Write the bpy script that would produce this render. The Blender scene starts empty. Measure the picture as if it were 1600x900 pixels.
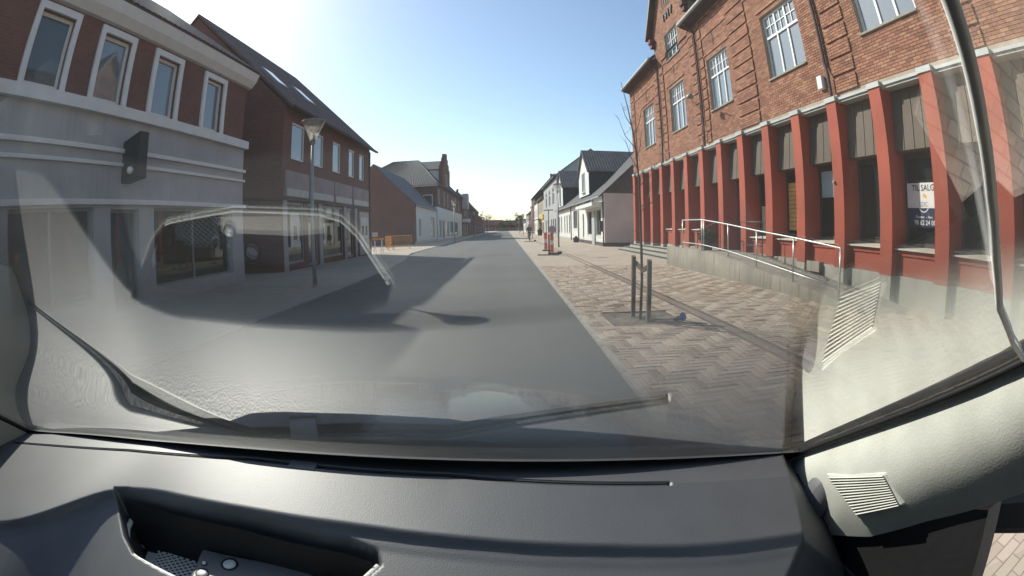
import bpy, math, random
import numpy as np
from mathutils import Vector, Matrix
random.seed(7)
R = math.radians
# ------------------------------------------------------------------ camera, sky, sun, exposure
scn = bpy.context.scene
CAM_H = 1.35
F_PX, K3, YAW, PITCH, ROLL = 720.8, -0.0495, -0.00877, -0.1274, 0.0195   # measured lens of the dash camera
cam_data = bpy.data.cameras.new("camera")
cam = bpy.data.objects.new("camera", cam_data)
scn.collection.objects.link(cam)
scn.camera = cam
cam_data.type = 'PANO'
cam_data.panorama_type = 'FISHEYE_LENS_POLYNOMIAL'
cam_data.sensor_fit = 'HORIZONTAL'
cam_data.sensor_width = 36.0
cam_data.sensor_height = 20.25
cam_data.clip_start = 0.002
cam_data.clip_end = 2000
_t = np.linspace(0, 1.5, 200)
_r = F_PX * _t * (1 + K3 * _t * _t) * 0.0225
_A = np.stack([_r, _r**2, _r**3, _r**4], 1)
_k = np.linalg.lstsq(_A, _t, rcond=None)[0]
cam_data.fisheye_fov = R(178)
cam_data.fisheye_polynomial_k0 = 0.0
(cam_data.fisheye_polynomial_k1, cam_data.fisheye_polynomial_k2,
 cam_data.fisheye_polynomial_k3, cam_data.fisheye_polynomial_k4) = [-float(v) for v in _k]
_M = (Matrix.Rotation(YAW, 3, 'Z') @ Matrix.Rotation(PITCH, 3, 'X') @ Matrix.Rotation(ROLL, 3, 'Y'))
_cx, _cz, _cy = _M @ Vector((1, 0, 0)), _M @ Vector((0, 0, 1)), _M @ Vector((0, -1, 0))
cam.matrix_world = Matrix(((_cx.x, _cz.x, _cy.x, 0), (_cx.y, _cz.y, _cy.y, 0), (_cx.z, _cz.z, _cy.z, CAM_H), (0, 0, 0, 1)))

TO_SUN = Vector((-1.0, 1.02, 1.0)).normalized()
SUN_EL = math.asin(TO_SUN.z)
SUN_AZ = math.atan2(TO_SUN.x, TO_SUN.y)
world = bpy.data.worlds.new("World")
scn.world = world
world.use_nodes = True
wn, wl = world.node_tree.nodes, world.node_tree.links
sky = wn.new('ShaderNodeTexSky')
sky.sky_type = 'NISHITA'
sky.sun_disc = False
sky.sun_elevation = SUN_EL
sky.sun_rotation = SUN_AZ
sky.altitude = 20
sky.air_density = 1.0
sky.dust_density = 0.5
sky.ozone_density = 1.0
wl.new(sky.outputs[0], wn['Background'].inputs[0])
wn['Background'].inputs[1].default_value = 0.15
sd = bpy.data.lights.new("sun", 'SUN')
sd.energy = 5.0
sd.angle = R(0.55)
sd.color = (1.0, 0.95, 0.87)
sun = bpy.data.objects.new("sun", sd)
scn.collection.objects.link(sun)
sun.rotation_euler = TO_SUN.to_track_quat('Z', 'Y').to_euler()
scn.view_settings.view_transform = 'Standard'
scn.view_settings.look = 'None'
scn.view_settings.gamma = 1.0
scn.view_settings.use_curve_mapping = False
scn.view_settings.exposure = 0.5
cy = scn.cycles
cy.use_denoising = True
cy.max_bounces = 6
cy.diffuse_bounces = 2
cy.glossy_bounces = 3
cy.transmission_bounces = 6
cy.transparent_max_bounces = 24
cy.use_adaptive_sampling = True
cy.adaptive_threshold = 0.02
cy.caustics_reflective = False
cy.caustics_refractive = False
cy.sample_clamp_indirect = 6.0
cy.blur_glossy = 0.5

# ------------------------------------------------------------------ helpers
COL = scn.collection
class MB:
    """collects faces; build() links them as one mesh object"""
    def __init__(s): s.v, s.f, s.a = [], [], []
    def quad(s, a, b, c, d):
        n = len(s.v); s.v += [tuple(a), tuple(b), tuple(c), tuple(d)]; s.f.append((n, n+1, n+2, n+3)); return s
    def tri(s, a, b, c):
        n = len(s.v); s.v += [tuple(a), tuple(b), tuple(c)]; s.f.append((n, n+1, n+2)); return s
    def poly(s, pts):
        n = len(s.v); s.v += [tuple(p) for p in pts]; s.f.append(tuple(range(n, n+len(pts)))); return s
    def box(s, x0, x1, y0, y1, z0, z1):
        n = len(s.v)
        s.v += [(x0,y0,z0),(x1,y0,z0),(x1,y1,z0),(x0,y1,z0),(x0,y0,z1),(x1,y0,z1),(x1,y1,z1),(x0,y1,z1)]
        s.f += [tuple(n+i for i in q) for q in ((0,3,2,1),(4,5,6,7),(0,1,5,4),(1,2,6,5),(2,3,7,6),(3,0,4,7))]
        return s
    def hexa(s, b, t):
        """b and t: four corners each"""
        n = len(s.v); s.v += [tuple(p) for p in b] + [tuple(p) for p in t]
        s.f += [tuple(n+i for i in q) for q in ((0,3,2,1),(4,5,6,7),(0,1,5,4),(1,2,6,5),(2,3,7,6),(3,0,4,7))]
        return s
    def prism(s, pts, off):
        """polygon pts extruded by off"""
        n = len(s.v); k = len(pts); off = Vector(off)
        s.v += [tuple(p) for p in pts] + [tuple(Vector(p)+off) for p in pts]
        s.f.append(tuple(range(n+k-1, n-1, -1))); s.f.append(tuple(range(n+k, n+2*k)))
        for i in range(k):
            j = (i+1) % k; s.f.append((n+i, n+j, n+k+j, n+k+i))
        return s
    def tube(s, pts, rad, seg=8, cap=True):
        pts = [Vector(p) for p in pts]
        if not isinstance(rad, (list, tuple)): rad = [rad]*len(pts)
        n0 = len(s.v); ref = None
        for i, p in enumerate(pts):
            d = (pts[min(i+1, len(pts)-1)] - pts[max(i-1, 0)]).normalized()
            if ref is None: ref = Vector((0,0,1)) if abs(d.z) < .9 else Vector((1,0,0))
            u = d.cross(ref).normalized(); w = u.cross(d).normalized(); ref = w
            for k in range(seg):
                a = 2*math.pi*k/seg
                s.v.append(tuple(p + (u*math.cos(a) + w*math.sin(a))*rad[i]))
        for i in range(len(pts)-1):
            for k in range(seg):
                a, b = n0+i*seg+k, n0+i*seg+(k+1) % seg
                s.f.append((a, b, b+seg, a+seg))
        if cap:
            s.f.append(tuple(n0+k for k in reversed(range(seg)))); m = n0+(len(pts)-1)*seg
            s.f.append(tuple(m+k for k in range(seg)))
        return s
    def lathe(s, c, prof, seg=20):
        """prof: (radius, z) list round the vertical axis at c"""
        n0 = len(s.v)
        for r, z in prof:
            for k in range(seg):
                a = 2*math.pi*k/seg
                s.v.append((c[0]+r*math.cos(a), c[1]+r*math.sin(a), c[2]+z))
        for i in range(len(prof)-1):
            for k in range(seg):
                a, b = n0+i*seg+k, n0+i*seg+(k+1) % seg
                s.f.append((a, b, b+seg, a+seg))
        return s
    def grid(s, nu, nv, fn):
        n0 = len(s.v)
        for i in range(nu+1):
            for j in range(nv+1):
                s.v.append(tuple(fn(i/nu, j/nv)))
        for i in range(nu):
            for j in range(nv):
                a = n0+i*(nv+1)+j; s.f.append((a, a+nv+1, a+nv+2, a+1))
        return s
    def build(s, name, mat, parent=None, smooth=False, label=None, cat=None, group=None, kind=None, rnd=None, bevel=0):
        me = bpy.data.meshes.new(name)
        me.from_pydata(s.v, [], s.f); me.update()
        if rnd is not None:
            at = me.attributes.new("rnd", 'FLOAT', 'FACE'); at.data.foreach_set("value", np.array(rnd, dtype=np.float32))
        me.materials.append(mat)
        if smooth: me.shade_smooth()
        o = bpy.data.objects.new(name, me); COL.objects.link(o)
        if parent is not None:
            o.parent = parent; o.matrix_parent_inverse = Matrix.Translation(-Vector(parent.location)) if parent.parent is None and parent.type == 'EMPTY' else Matrix.Identity(4)
        if bevel:
            b = o.modifiers.new("bevel", 'BEVEL'); b.width = bevel; b.segments = 2; b.limit_method = 'ANGLE'
        tag(o, label, cat, group, kind)
        return o
def tag(o, label=None, cat=None, group=None, kind=None):
    if label: o["label"] = label
    if cat: o["category"] = cat
    if group: o["group"] = group
    if kind: o["kind"] = kind
    return o
def thing(name, loc, label, cat, group=None, kind=None):
    o = bpy.data.objects.new(name, None); COL.objects.link(o); o.location = loc; o.empty_display_size = .2
    return tag(o, label, cat, group, kind)
def copy_tree(o, loc, label=None, parent=None):
    c = o.copy(); COL.objects.link(c)
    if parent is None: c.location = loc
    else: c.parent = parent
    if label: c["label"] = label
    for ch in list(o.children): copy_tree(ch, None, None, c)
    return c

# ------------------------------------------------------------------ materials
def newmat(name):
    m = bpy.data.materials.new(name); m.use_nodes = True
    nt = m.node_tree; return m, nt.nodes, nt.links, nt.nodes['Principled BSDF']
def mul(n, l, a, b, op='MULTIPLY'):
    q = n.new('ShaderNodeMath'); q.operation = op
    for i, x in enumerate((a, b)):
        if isinstance(x, (int, float)): q.inputs[i].default_value = x
        elif x is not None: l.new(x, q.inputs[i])
    return q.outputs[0]
def ramp(n, l, fac, stops):
    r = n.new('ShaderNodeValToRGB'); e = r.color_ramp.elements
    while len(e) < len(stops): e.new(.5)
    for i, (p, c) in enumerate(stops):
        e[i].position = p; e[i].color = (*c, 1)
    l.new(fac, r.inputs[0]); return r.outputs[0]
def plain(name, col, rough=.7, var=.12, scale=3.0, fine=60.0, bump=.15, metal=0, coat=0, spec=.5, ior=1.45, bdist=.004):
    """solid colour with large and fine variation and a fine relief"""
    m, n, l, b = newmat(name)
    pos = n.new('ShaderNodeNewGeometry').outputs['Position']
    t1 = n.new('ShaderNodeTexNoise'); t1.inputs['Scale'].default_value = scale; t1.inputs['Detail'].default_value = 6; l.new(pos, t1.inputs[0])
    t2 = n.new('ShaderNodeTexNoise'); t2.inputs['Scale'].default_value = fine; t2.inputs['Detail'].default_value = 3; l.new(pos, t2.inputs[0])
    s = mul(n, l, mul(n, l, t1.outputs[0], .7), mul(n, l, t2.outputs[0], .3), 'ADD')
    lo = tuple(max(0, c*(1-var*2)) for c in col); hi = tuple(min(1, c*(1+var*2)) for c in col)
    l.new(ramp(n, l, s, [(.25, lo), (.75, hi)]), b.inputs['Base Color'])
    b.inputs['Roughness'].default_value = rough; b.inputs['Metallic'].default_value = metal
    b.inputs['Specular IOR Level'].default_value = spec; b.inputs['Coat Weight'].default_value = coat; b.inputs['IOR'].default_value = ior
    b.inputs['Coat Roughness'].default_value = .03
    if bump:
        bp = n.new('ShaderNodeBump'); bp.inputs['Strength'].default_value = bump; bp.inputs['Distance'].default_value = bdist
        l.new(t2.outputs[0], bp.inputs['Height']); l.new(bp.outputs[0], b.inputs['Normal'])
    return m
def brickmat(name, c1, c2, mortar, bw=.24, rh=.075, ms=.011):
    """running bond on any upright wall"""
    m, n, l, b = newmat(name)
    pos = n.new('ShaderNodeNewGeometry').outputs['Position']
    sp = n.new('ShaderNodeSeparateXYZ'); l.new(pos, sp.inputs[0])
    cb = n.new('ShaderNodeCombineXYZ'); l.new(mul(n, l, sp.outputs[0], sp.outputs[1], 'ADD'), cb.inputs[0]); l.new(sp.outputs[2], cb.inputs[1])
    t = n.new('ShaderNodeTexBrick'); l.new(cb.outputs[0], t.inputs[0])
    t.inputs['Scale'].default_value = 1; t.inputs['Brick Width'].default_value = bw; t.inputs['Row Height'].default_value = rh
    t.inputs['Mortar Size'].default_value = ms; t.inputs['Mortar Smooth'].default_value = .2; t.inputs['Bias'].default_value = 0
    t.inputs['Color1'].default_value = (*c1, 1); t.inputs['Color2'].default_value = (*c2, 1); t.inputs['Mortar'].default_value = (*mortar, 1)
    nz = n.new('ShaderNodeTexNoise'); nz.inputs['Scale'].default_value = .6; nz.inputs['Detail'].default_value = 8; l.new(pos, nz.inputs[0])
    mx = n.new('ShaderNodeMix'); mx.data_type = 'RGBA'; mx.blend_type = 'MULTIPLY'; mx.inputs['Factor'].default_value = .6
    l.new(t.outputs['Color'], mx.inputs[6]); l.new(ramp(n, l, nz.outputs[0], [(.3, (.62, .6, .6)), (.7, (1, 1, 1))]), mx.inputs[7])
    l.new(mx.outputs[2], b.inputs['Base Color'])
    b.inputs['Roughness'].default_value = .9; b.inputs['Specular IOR Level'].default_value = .25
    bp = n.new('ShaderNodeBump'); bp.inputs['Strength'].default_value = .6; bp.inputs['Distance'].default_value = .01; bp.invert = True
    l.new(t.outputs['Fac'], bp.inputs['Height']); l.new(bp.outputs[0], b.inputs['Normal'])
    return m
def piecemat(name, stops, rough=.85, bump=.3):
    """pieces of a kind: each takes a tone of its own from the face value 'rnd' or from its object"""
    m, n, l, b = newmat(name)
    at = n.new('ShaderNodeAttribute'); at.attribute_name = "rnd"
    ob = n.new('ShaderNodeObjectInfo')
    fr = mul(n, l, mul(n, l, at.outputs['Fac'], ob.outputs['Random'], 'ADD'), None, 'FRACT')
    pos = n.new('ShaderNodeNewGeometry').outputs['Position']
    t2 = n.new('ShaderNodeTexNoise'); t2.inputs['Scale'].default_value = 45; t2.inputs['Detail'].default_value = 5; l.new(pos, t2.inputs[0])
    t1 = n.new('ShaderNodeTexNoise'); t1.inputs['Scale'].default_value = .8; t1.inputs['Detail'].default_value = 5; l.new(pos, t1.inputs[0])
    mx = n.new('ShaderNodeMix'); mx.data_type = 'RGBA'; mx.blend_type = 'MULTIPLY'; mx.inputs['Factor'].default_value = .75
    g = ramp(n, l, mul(n, l, mul(n, l, t2.outputs[0], .5), mul(n, l, t1.outputs[0], .5), 'ADD'), [(.3, (.6, .58, .56)), (.65, (1.1, 1.1, 1.1))])
    l.new(ramp(n, l, fr, stops), mx.inputs[6]); l.new(g, mx.inputs[7]); l.new(mx.outputs[2], b.inputs['Base Color'])
    b.inputs['Roughness'].default_value = rough; b.inputs['Specular IOR Level'].default_value = .3
    bp = n.new('ShaderNodeBump'); bp.inputs['Strength'].default_value = bump; bp.inputs['Distance'].default_value = .004
    l.new(t2.outputs[0], bp.inputs['Height']); l.new(bp.outputs[0], b.inputs['Normal'])
    return m
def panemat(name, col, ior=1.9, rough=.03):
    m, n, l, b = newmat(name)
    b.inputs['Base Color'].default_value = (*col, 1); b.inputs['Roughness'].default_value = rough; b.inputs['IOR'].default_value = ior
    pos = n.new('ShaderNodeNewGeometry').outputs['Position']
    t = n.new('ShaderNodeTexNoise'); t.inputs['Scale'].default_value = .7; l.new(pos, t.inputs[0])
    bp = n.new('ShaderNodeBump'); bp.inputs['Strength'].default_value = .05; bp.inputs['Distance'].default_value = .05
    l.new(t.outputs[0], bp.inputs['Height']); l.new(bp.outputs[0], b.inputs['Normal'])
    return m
def glassmat(name, tint, dust, rough=0.0, dustcol=(.9, .95, .88), gain=1.0):
    """thin pane: clear sheet, mirror by angle, a film of dust that scatters the sun"""
    m, n, l, b = newmat(name); n.remove(b); out = n['Material Output']
    ge = n.new('ShaderNodeNewGeometry')
    dt = n.new('ShaderNodeVectorMath'); dt.operation = 'DOT_PRODUCT'; l.new(ge.outputs['Normal'], dt.inputs[0]); l.new(ge.outputs['Incoming'], dt.inputs[1])
    c = mul(n, l, dt.outputs['Value'], None, 'ABSOLUTE')
    f = mul(n, l, mul(n, l, mul(n, l, 1.0, c, 'SUBTRACT'), 5.0, 'POWER'), .96*gain)
    f = mul(n, l, f, .042*gain, 'ADD')
    tr = n.new('ShaderNodeBsdfTransparent'); tr.inputs[0].default_value = (*tint, 1)
    gl = n.new('ShaderNodeBsdfGlossy'); gl.inputs['Roughness'].default_value = rough; gl.inputs[0].default_value = (1, 1, 1, 1)
    m1 = n.new('ShaderNodeMixShader'); l.new(f, m1.inputs[0]); l.new(tr.outputs[0], m1.inputs[1]); l.new(gl.outputs[0], m1.inputs[2])
    last = m1
    if dust:
        tl = n.new('ShaderNodeBsdfTranslucent'); tl.inputs[0].default_value = (*dustcol, 1)
        nz = n.new('ShaderNodeTexNoise'); nz.inputs['Scale'].default_value = 9; nz.inputs['Detail'].default_value = 8; l.new(ge.outputs['Position'], nz.inputs[0])
        mr = n.new('ShaderNodeMapRange'); mr.inputs[1].default_value = .3; mr.inputs[2].default_value = .75; mr.inputs[3].default_value = dust*.5; mr.inputs[4].default_value = dust*1.5
        l.new(nz.outputs[0], mr.inputs[0])
        m2 = n.new('ShaderNodeMixShader'); l.new(mr.outputs[0], m2.inputs[0]); l.new(m1.outputs[0], m2.inputs[1]); l.new(tl.outputs[0], m2.inputs[2]); last = m2
    l.new(last.outputs[0], out.inputs[0])
    return m

def weathered(name, col, rough=.85, streak=.35, dirt=(.16, .14, .11), foot=0.0, var=.12):
    """painted or cast wall: cloudy tone, rain streaks, grime that gathers near the foot"""
    m, n, l, b = newmat(name)
    pos = n.new('ShaderNodeNewGeometry').outputs['Position']
    mp = n.new('ShaderNodeMapping'); mp.inputs['Scale'].default_value = (9, 9, .7); l.new(pos, mp.inputs[0])
    t1 = n.new('ShaderNodeTexNoise'); t1.inputs['Scale'].default_value = 1; t1.inputs['Detail'].default_value = 7; l.new(mp.outputs[0], t1.inputs[0])
    t2 = n.new('ShaderNodeTexNoise'); t2.inputs['Scale'].default_value = 1.1; t2.inputs['Detail'].default_value = 9; l.new(pos, t2.inputs[0])
    t3 = n.new('ShaderNodeTexNoise'); t3.inputs['Scale'].default_value = 55; t3.inputs['Detail'].default_value = 4; l.new(pos, t3.inputs[0])
    base = ramp(n, l, mul(n, l, mul(n, l, t2.outputs[0], .75), mul(n, l, t3.outputs[0], .25), 'ADD'), [(.3, tuple(c*(1-var*1.6) for c in col)), (.7, tuple(min(1, c*(1+var*1.3)) for c in col))])
    mr = n.new('ShaderNodeMapRange'); mr.inputs[1].default_value = .5; mr.inputs[2].default_value = .8; mr.inputs[3].default_value = 0; mr.inputs[4].default_value = streak; l.new(t1.outputs[0], mr.inputs[0])
    fac = mr.outputs[0]
    if foot:
        sp = n.new('ShaderNodeSeparateXYZ'); l.new(pos, sp.inputs[0])
        m2 = n.new('ShaderNodeMapRange'); m2.inputs[1].default_value = foot; m2.inputs[2].default_value = 0; m2.inputs[3].default_value = 0; m2.inputs[4].default_value = .6; l.new(sp.outputs[2], m2.inputs[0])
        fac = mul(n, l, fac, mul(n, l, m2.outputs[0], t2.outputs[0]), 'ADD')
    mx = n.new('ShaderNodeMix'); mx.data_type = 'RGBA'; l.new(fac, mx.inputs['Factor']); l.new(base, mx.inputs[6]); mx.inputs[7].default_value = (*dirt, 1)
    l.new(mx.outputs[2], b.inputs['Base Color']); b.inputs['Roughness'].default_value = rough; b.inputs['Specular IOR Level'].default_value = .3
    bp = n.new('ShaderNodeBump'); bp.inputs['Strength'].default_value = .3; bp.inputs['Distance'].default_value = .005
    l.new(t3.outputs[0], bp.inputs['Height']); l.new(bp.outputs[0], b.inputs['Normal'])
    return m
M = {}
M['earth'] = plain('earth', (.12, .11, .09), .95)
def asphalt_mat():
    m, n, l, b = newmat('asphalt')
    pos = n.new('ShaderNodeNewGeometry').outputs['Position']
    t1 = n.new('ShaderNodeTexNoise'); t1.inputs['Scale'].default_value = .35; t1.inputs['Detail'].default_value = 8; l.new(pos, t1.inputs[0])
    t2 = n.new('ShaderNodeTexVoronoi'); t2.inputs['Scale'].default_value = 140; l.new(pos, t2.inputs[0])
    s = mul(n, l, mul(n, l, t1.outputs[0], .6), mul(n, l, t2.outputs[0], .45), 'ADD')
    sp = n.new('ShaderNodeSeparateXYZ'); l.new(pos, sp.inputs[0])
    wv = mul(n, l, mul(n, l, mul(n, l, sp.outputs[0], 3.3), None, 'SINE'), .035)
    mp = n.new('ShaderNodeMapping'); mp.inputs['Scale'].default_value = (1.6, .09, 1); l.new(pos, mp.inputs[0])
    t4 = n.new('ShaderNodeTexNoise'); t4.inputs['Scale'].default_value = 1; t4.inputs['Detail'].default_value = 6; l.new(mp.outputs[0], t4.inputs[0])
    s = mul(n, l, mul(n, l, s, wv, 'ADD'), mul(n, l, mul(n, l, t4.outputs[0], .5, 'SUBTRACT'), .28), 'ADD')
    l.new(ramp(n, l, s, [(.3, (.078, .076, .07)), (.8, (.15, .145, .133))]), b.inputs['Base Color'])
    b.inputs['Roughness'].default_value = .82; b.inputs['Specular IOR Level'].default_value = .4
    bp = n.new('ShaderNodeBump'); bp.inputs['Strength'].default_value = .5; bp.inputs['Distance'].default_value = .006
    l.new(t2.outputs[0], bp.inputs['Height']); l.new(bp.outputs[0], b.inputs['Normal'])
    return m
M['asphalt'] = asphalt_mat()
PAVE = [(0, (.23, .165, .115)), (.15, (.37, .28, .20)), (.4, (.50, .405, .30)), (.6, (.42, .325, .245)), (.8, (.58, .485, .37)), (.93, (.47, .39, .31)), (1, (.30, .225, .17))]
M['paver'] = piecemat('clay_paver', PAVE)
M['brick'] = piecemat('red_brick', [(0, (.22, .095, .06)), (.3, (.30, .135, .082)), (.6, (.36, .165, .10)), (.85, (.42, .22, .135)), (1, (.26, .11, .07))])
M['mortar'] = plain('pale_mortar', (.40, .32, .25), .95)
M['pave_far'] = brickmat('paving_bond', (.36, .29, .22), (.27, .215, .165), (.20, .16, .125), .24, .08, .006)
def flat_pave():
    m, n, l, b = newmat('paving_field')
    pos = n.new('ShaderNodeNewGeometry').outputs['Position']
    t = n.new('ShaderNodeTexBrick'); l.new(pos, t.inputs[0]); t.inputs['Scale'].default_value = 1
    t.inputs['Brick Width'].default_value = .24; t.inputs['Row Height'].default_value = .08; t.inputs['Mortar Size'].default_value = .005
    t.inputs['Color1'].default_value = (.53, .44, .34, 1); t.inputs['Color2'].default_value = (.41, .34, .26, 1); t.inputs['Mortar'].default_value = (.26, .21, .17, 1)
    nz = n.new('ShaderNodeTexNoise'); nz.inputs['Scale'].default_value = .5; nz.inputs['Detail'].default_value = 6; l.new(pos, nz.inputs[0])
    mx = n.new('ShaderNodeMix'); mx.data_type = 'RGBA'; mx.blend_type = 'MULTIPLY'; mx.inputs['Factor'].default_value = .6
    l.new(t.outputs['Color'], mx.inputs[6]); l.new(ramp(n, l, nz.outputs[0], [(.3, (.75, .74, .72)), (.7, (1.1, 1.08, 1.05))]), mx.inputs[7])
    l.new(mx.outputs[2], b.inputs['Base Color']); b.inputs['Roughness'].default_value = .9
    return m
M['pave_field'] = flat_pave()
M['joint_sand'] = plain('joint_sand', (.22, .175, .135), .95)
M['kerb'] = plain('granite', (.37, .345, .295), .85, .18, 6, 90, .3)
M['concrete'] = weathered('concrete', (.33, .305, .25), .9, .7, (.13, .12, .09), .4, .2)
M['concrete_lt'] = weathered('plinth_concrete', (.40, .385, .33), .9, .4, (.2, .19, .15), .5)
M['rust_iron'] = plain('rusty_iron', (.13, .085, .06), .85, .3, 4, 60, .4)
M['fin_red'] = weathered('red_render', (.37, .082, .048), .75, .5, (.22, .085, .06), 1.6, .12)
M['clad'] = plain('brown_zinc', (.135, .108, .086), .7, .10, 1.2, 8, .05, spec=.2)
M['trim'] = plain('grey_metal_trim', (.42, .44, .42), .5, .1, 3, 30, .1)
M['sill'] = plain('pale_sill', (.62, .58, .47), .75, .1)
M['white_pt'] = plain('white_paint', (.72, .72, .70), .5, .05)
M['render_w'] = weathered('white_render', (.72, .71, .67), .85, .25, (.45, .42, .37), .7, .06)
M['render_g'] = weathered('grey_render', (.43, .43, .43), .85, .35, (.24, .23, .21), .7, .08)
M['fascia'] = weathered('fascia_paint', (.30, .26, .265), .8, .3)
M['render_lilac'] = plain('lilac_render', (.50, .42, .42), .9, .08, .7, 40, .25)
M['render_yel'] = plain('cream_render', (.60, .53, .38), .85, .07, .8, 50, .2)
M['brick_wall'] = brickmat('dark_red_brick', (.19, .075, .062), (.25, .095, .075), (.16, .12, .105))
M['brick_wall_b'] = brickmat('brown_red_brick', (.22, .085, .065), (.17, .068, .055), (.14, .10, .085))
M['slate'] = plain('slate_roof', (.035, .033, .04), .7, .2, 1, 30, .3)
M['tile_dk'] = plain('dark_clay_tile', (.085, .075, .075), .55, .25, 1.2, 20, .3)
M['tile_red'] = plain('red_clay_tile', (.20, .085, .06), .7, .25, 1.2, 20, .3)
M['tile_brn'] = plain('brown_clay_tile', (.13, .075, .06), .7, .25, 1.2, 20, .3)
M['roof_green'] = plain('green_grey_roof', (.16, .20, .17), .7, .15)
M['dark_wood'] = plain('dark_boards', (.07, .045, .05), .75, .2, 2, 40, .2)
M['wood'] = plain('stake_wood', (.13, .10, .07), .85, .3, 4, 70, .5)
M['bark'] = plain('young_bark', (.10, .075, .055), .85, .25, 6, 90, .5)
M['blind'] = plain('yellow_wood', (.78, .50, .17), .5, .2, 2, 25, .1)
M['curtain'] = plain('cream_curtain', (.62, .54, .36), .9, .1, 3, 30, .1)
M['steel'] = plain('galvanised_steel', (.50, .51, .49), .42, .08, 5, 60, .05, metal=.75)
M['lamp_metal'] = plain('lamp_post_grey', (.30, .29, .28), .5, .1, 3, 40, .05, metal=.3)
M['dark_metal'] = plain('dark_painted_metal', (.035, .035, .037), .45, .1)
M['black'] = plain('black_plastic', (.012, .012, .013), .55, .1)
M['orange'] = plain('orange_steel', (.82, .40, .06), .5, .12)
M['red_refl'] = plain('red_plastic', (.80, .12, .045), .4, .08)
M['white_refl'] = plain('white_plastic', (.8, .78, .75), .4, .05)
M['blue'] = plain('blue_plastic', (.03, .05, .36), .35, .08)
M['navy'] = plain('navy_print', (.012, .02, .07), .5, .05, bump=0)
M['gravel'] = plain('tree_pit_gravel', (.19, .155, .12), .95, .35, 12, 120, 1.0, bdist=.02)
M['shrub'] = plain('shrub_leaf', (.05, .065, .025), .7, .3, 5)
M['twig_far'] = plain('far_twigs', (.12, .10, .085), .9, .2)
M['green_far'] = plain('far_leaf', (.07, .085, .05), .9, .3)
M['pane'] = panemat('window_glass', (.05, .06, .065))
M['pane_sky'] = panemat('sky_tinted_window_glass', (.16, .19, .21), 2.3)  # paler, bluer base: part of the sky's reflection is put into the colour
M['pane_dark'] = panemat('shop_glass', (.018, .02, .019), 1.55)
M['door_red'] = plain('dark_red_door', (.17, .028, .024), .6, .08)
M['yellow_sign'] = plain('yellow_sign', (.75, .5, .08), .5, .1)
M['poster'] = plain('paper', (.62, .62, .56), .8, .06)
M['inner_light_blue'] = plain('inner_window_light', (.40, .56, .60), .6, .05)  # light of an inner window put into the colour
M['cloth_dark'] = plain('dark_cloth', (.03, .03, .035), .9, .2)
M['skin'] = plain('skin', (.42, .26, .19), .6, .05)
M['lamp_glass'] = glassmat('lamp_hood_glass', (.80, .78, .76), .45, .2, (.75, .73, .70), 1.3)

# ------------------------------------------------------------------ ground, road, pavements
MB().quad((-600, -200, -.06), (600, -200, -.06), (600, 900, -.06), (-600, 900, -.06)).build('ground', M['earth'], kind='structure')
KL = [(-30, -4.2), (12, -4.2), (16, -4.35), (22, -4.95), (28, -6.0), (36, -6.1), (60, -6.1), (120, -6.1), (440, -6.1)]   # left kerb line (y, x)
KR = 1.04
def kl(y):
    return float(np.interp(y, [a for a, _ in KL], [b for _, b in KL]))
ys = [-30] + [2+4*i for i in range(80)] + [430]
mb = MB()
for a, b in zip(ys[:-1], ys[1:]):
    mb.quad((kl(a), a, 0), (KR, a, 0), (KR, b, 0), (kl(b), b, 0))
mb.build('road', M['asphalt'], kind='structure')
PZ = .03                                                          # paving stands this far above the asphalt
pave_r = MB().quad((KR, -30, PZ-.011), (30, -30, PZ-.011), (30, 330, PZ-.011), (KR, 330, PZ-.011)).build('pavement_right', M['joint_sand'], kind='structure')
mb = MB()
for a, b in zip(ys[:-1], ys[1:]):
    mb.quad((-60, a, PZ), (kl(a)-.1, a, PZ), (kl(b)-.1, b, PZ), (-60, b, PZ))
pave_l = mb.build('pavement_left', M['pave_field'], kind='structure')
# kerb stones, flush granite
kerbs = MB().box(KR-.004, KR+.06, 0, .985, -.03, PZ+.004)
ks = kerbs.build('kerb_stone', M['kerb'], pave_r)
ks.location = (0, 2, 0)
for i in range(1, 70):
    c = ks.copy(); COL.objects.link(c); c.location = (0, 2+i, random.uniform(-.002, .002))
MB().box(KR-.004, KR+.06, 72, 330, -.03, PZ+.004).build('kerb_strip', M['kerb'], pave_r)
mb = MB()
yy = [(-30+1.0*i) for i in range(110)]
for a in yy:
    b = a+.985
    mb.hexa([(kl(a)-.1, a, -.03), (kl(a)+.004, a, -.03), (kl(b)+.004, b, -.03), (kl(b)-.1, b, -.03)], [(kl(a)-.1, a, PZ+.004), (kl(a)+.004, a, PZ+.004), (kl(b)+.004, b, PZ+.004), (kl(b)-.1, b, PZ+.004)])
lk = mb.build('kerb_row', M['kerb'], pave_l); lk["kind"] = "stuff"
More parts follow.
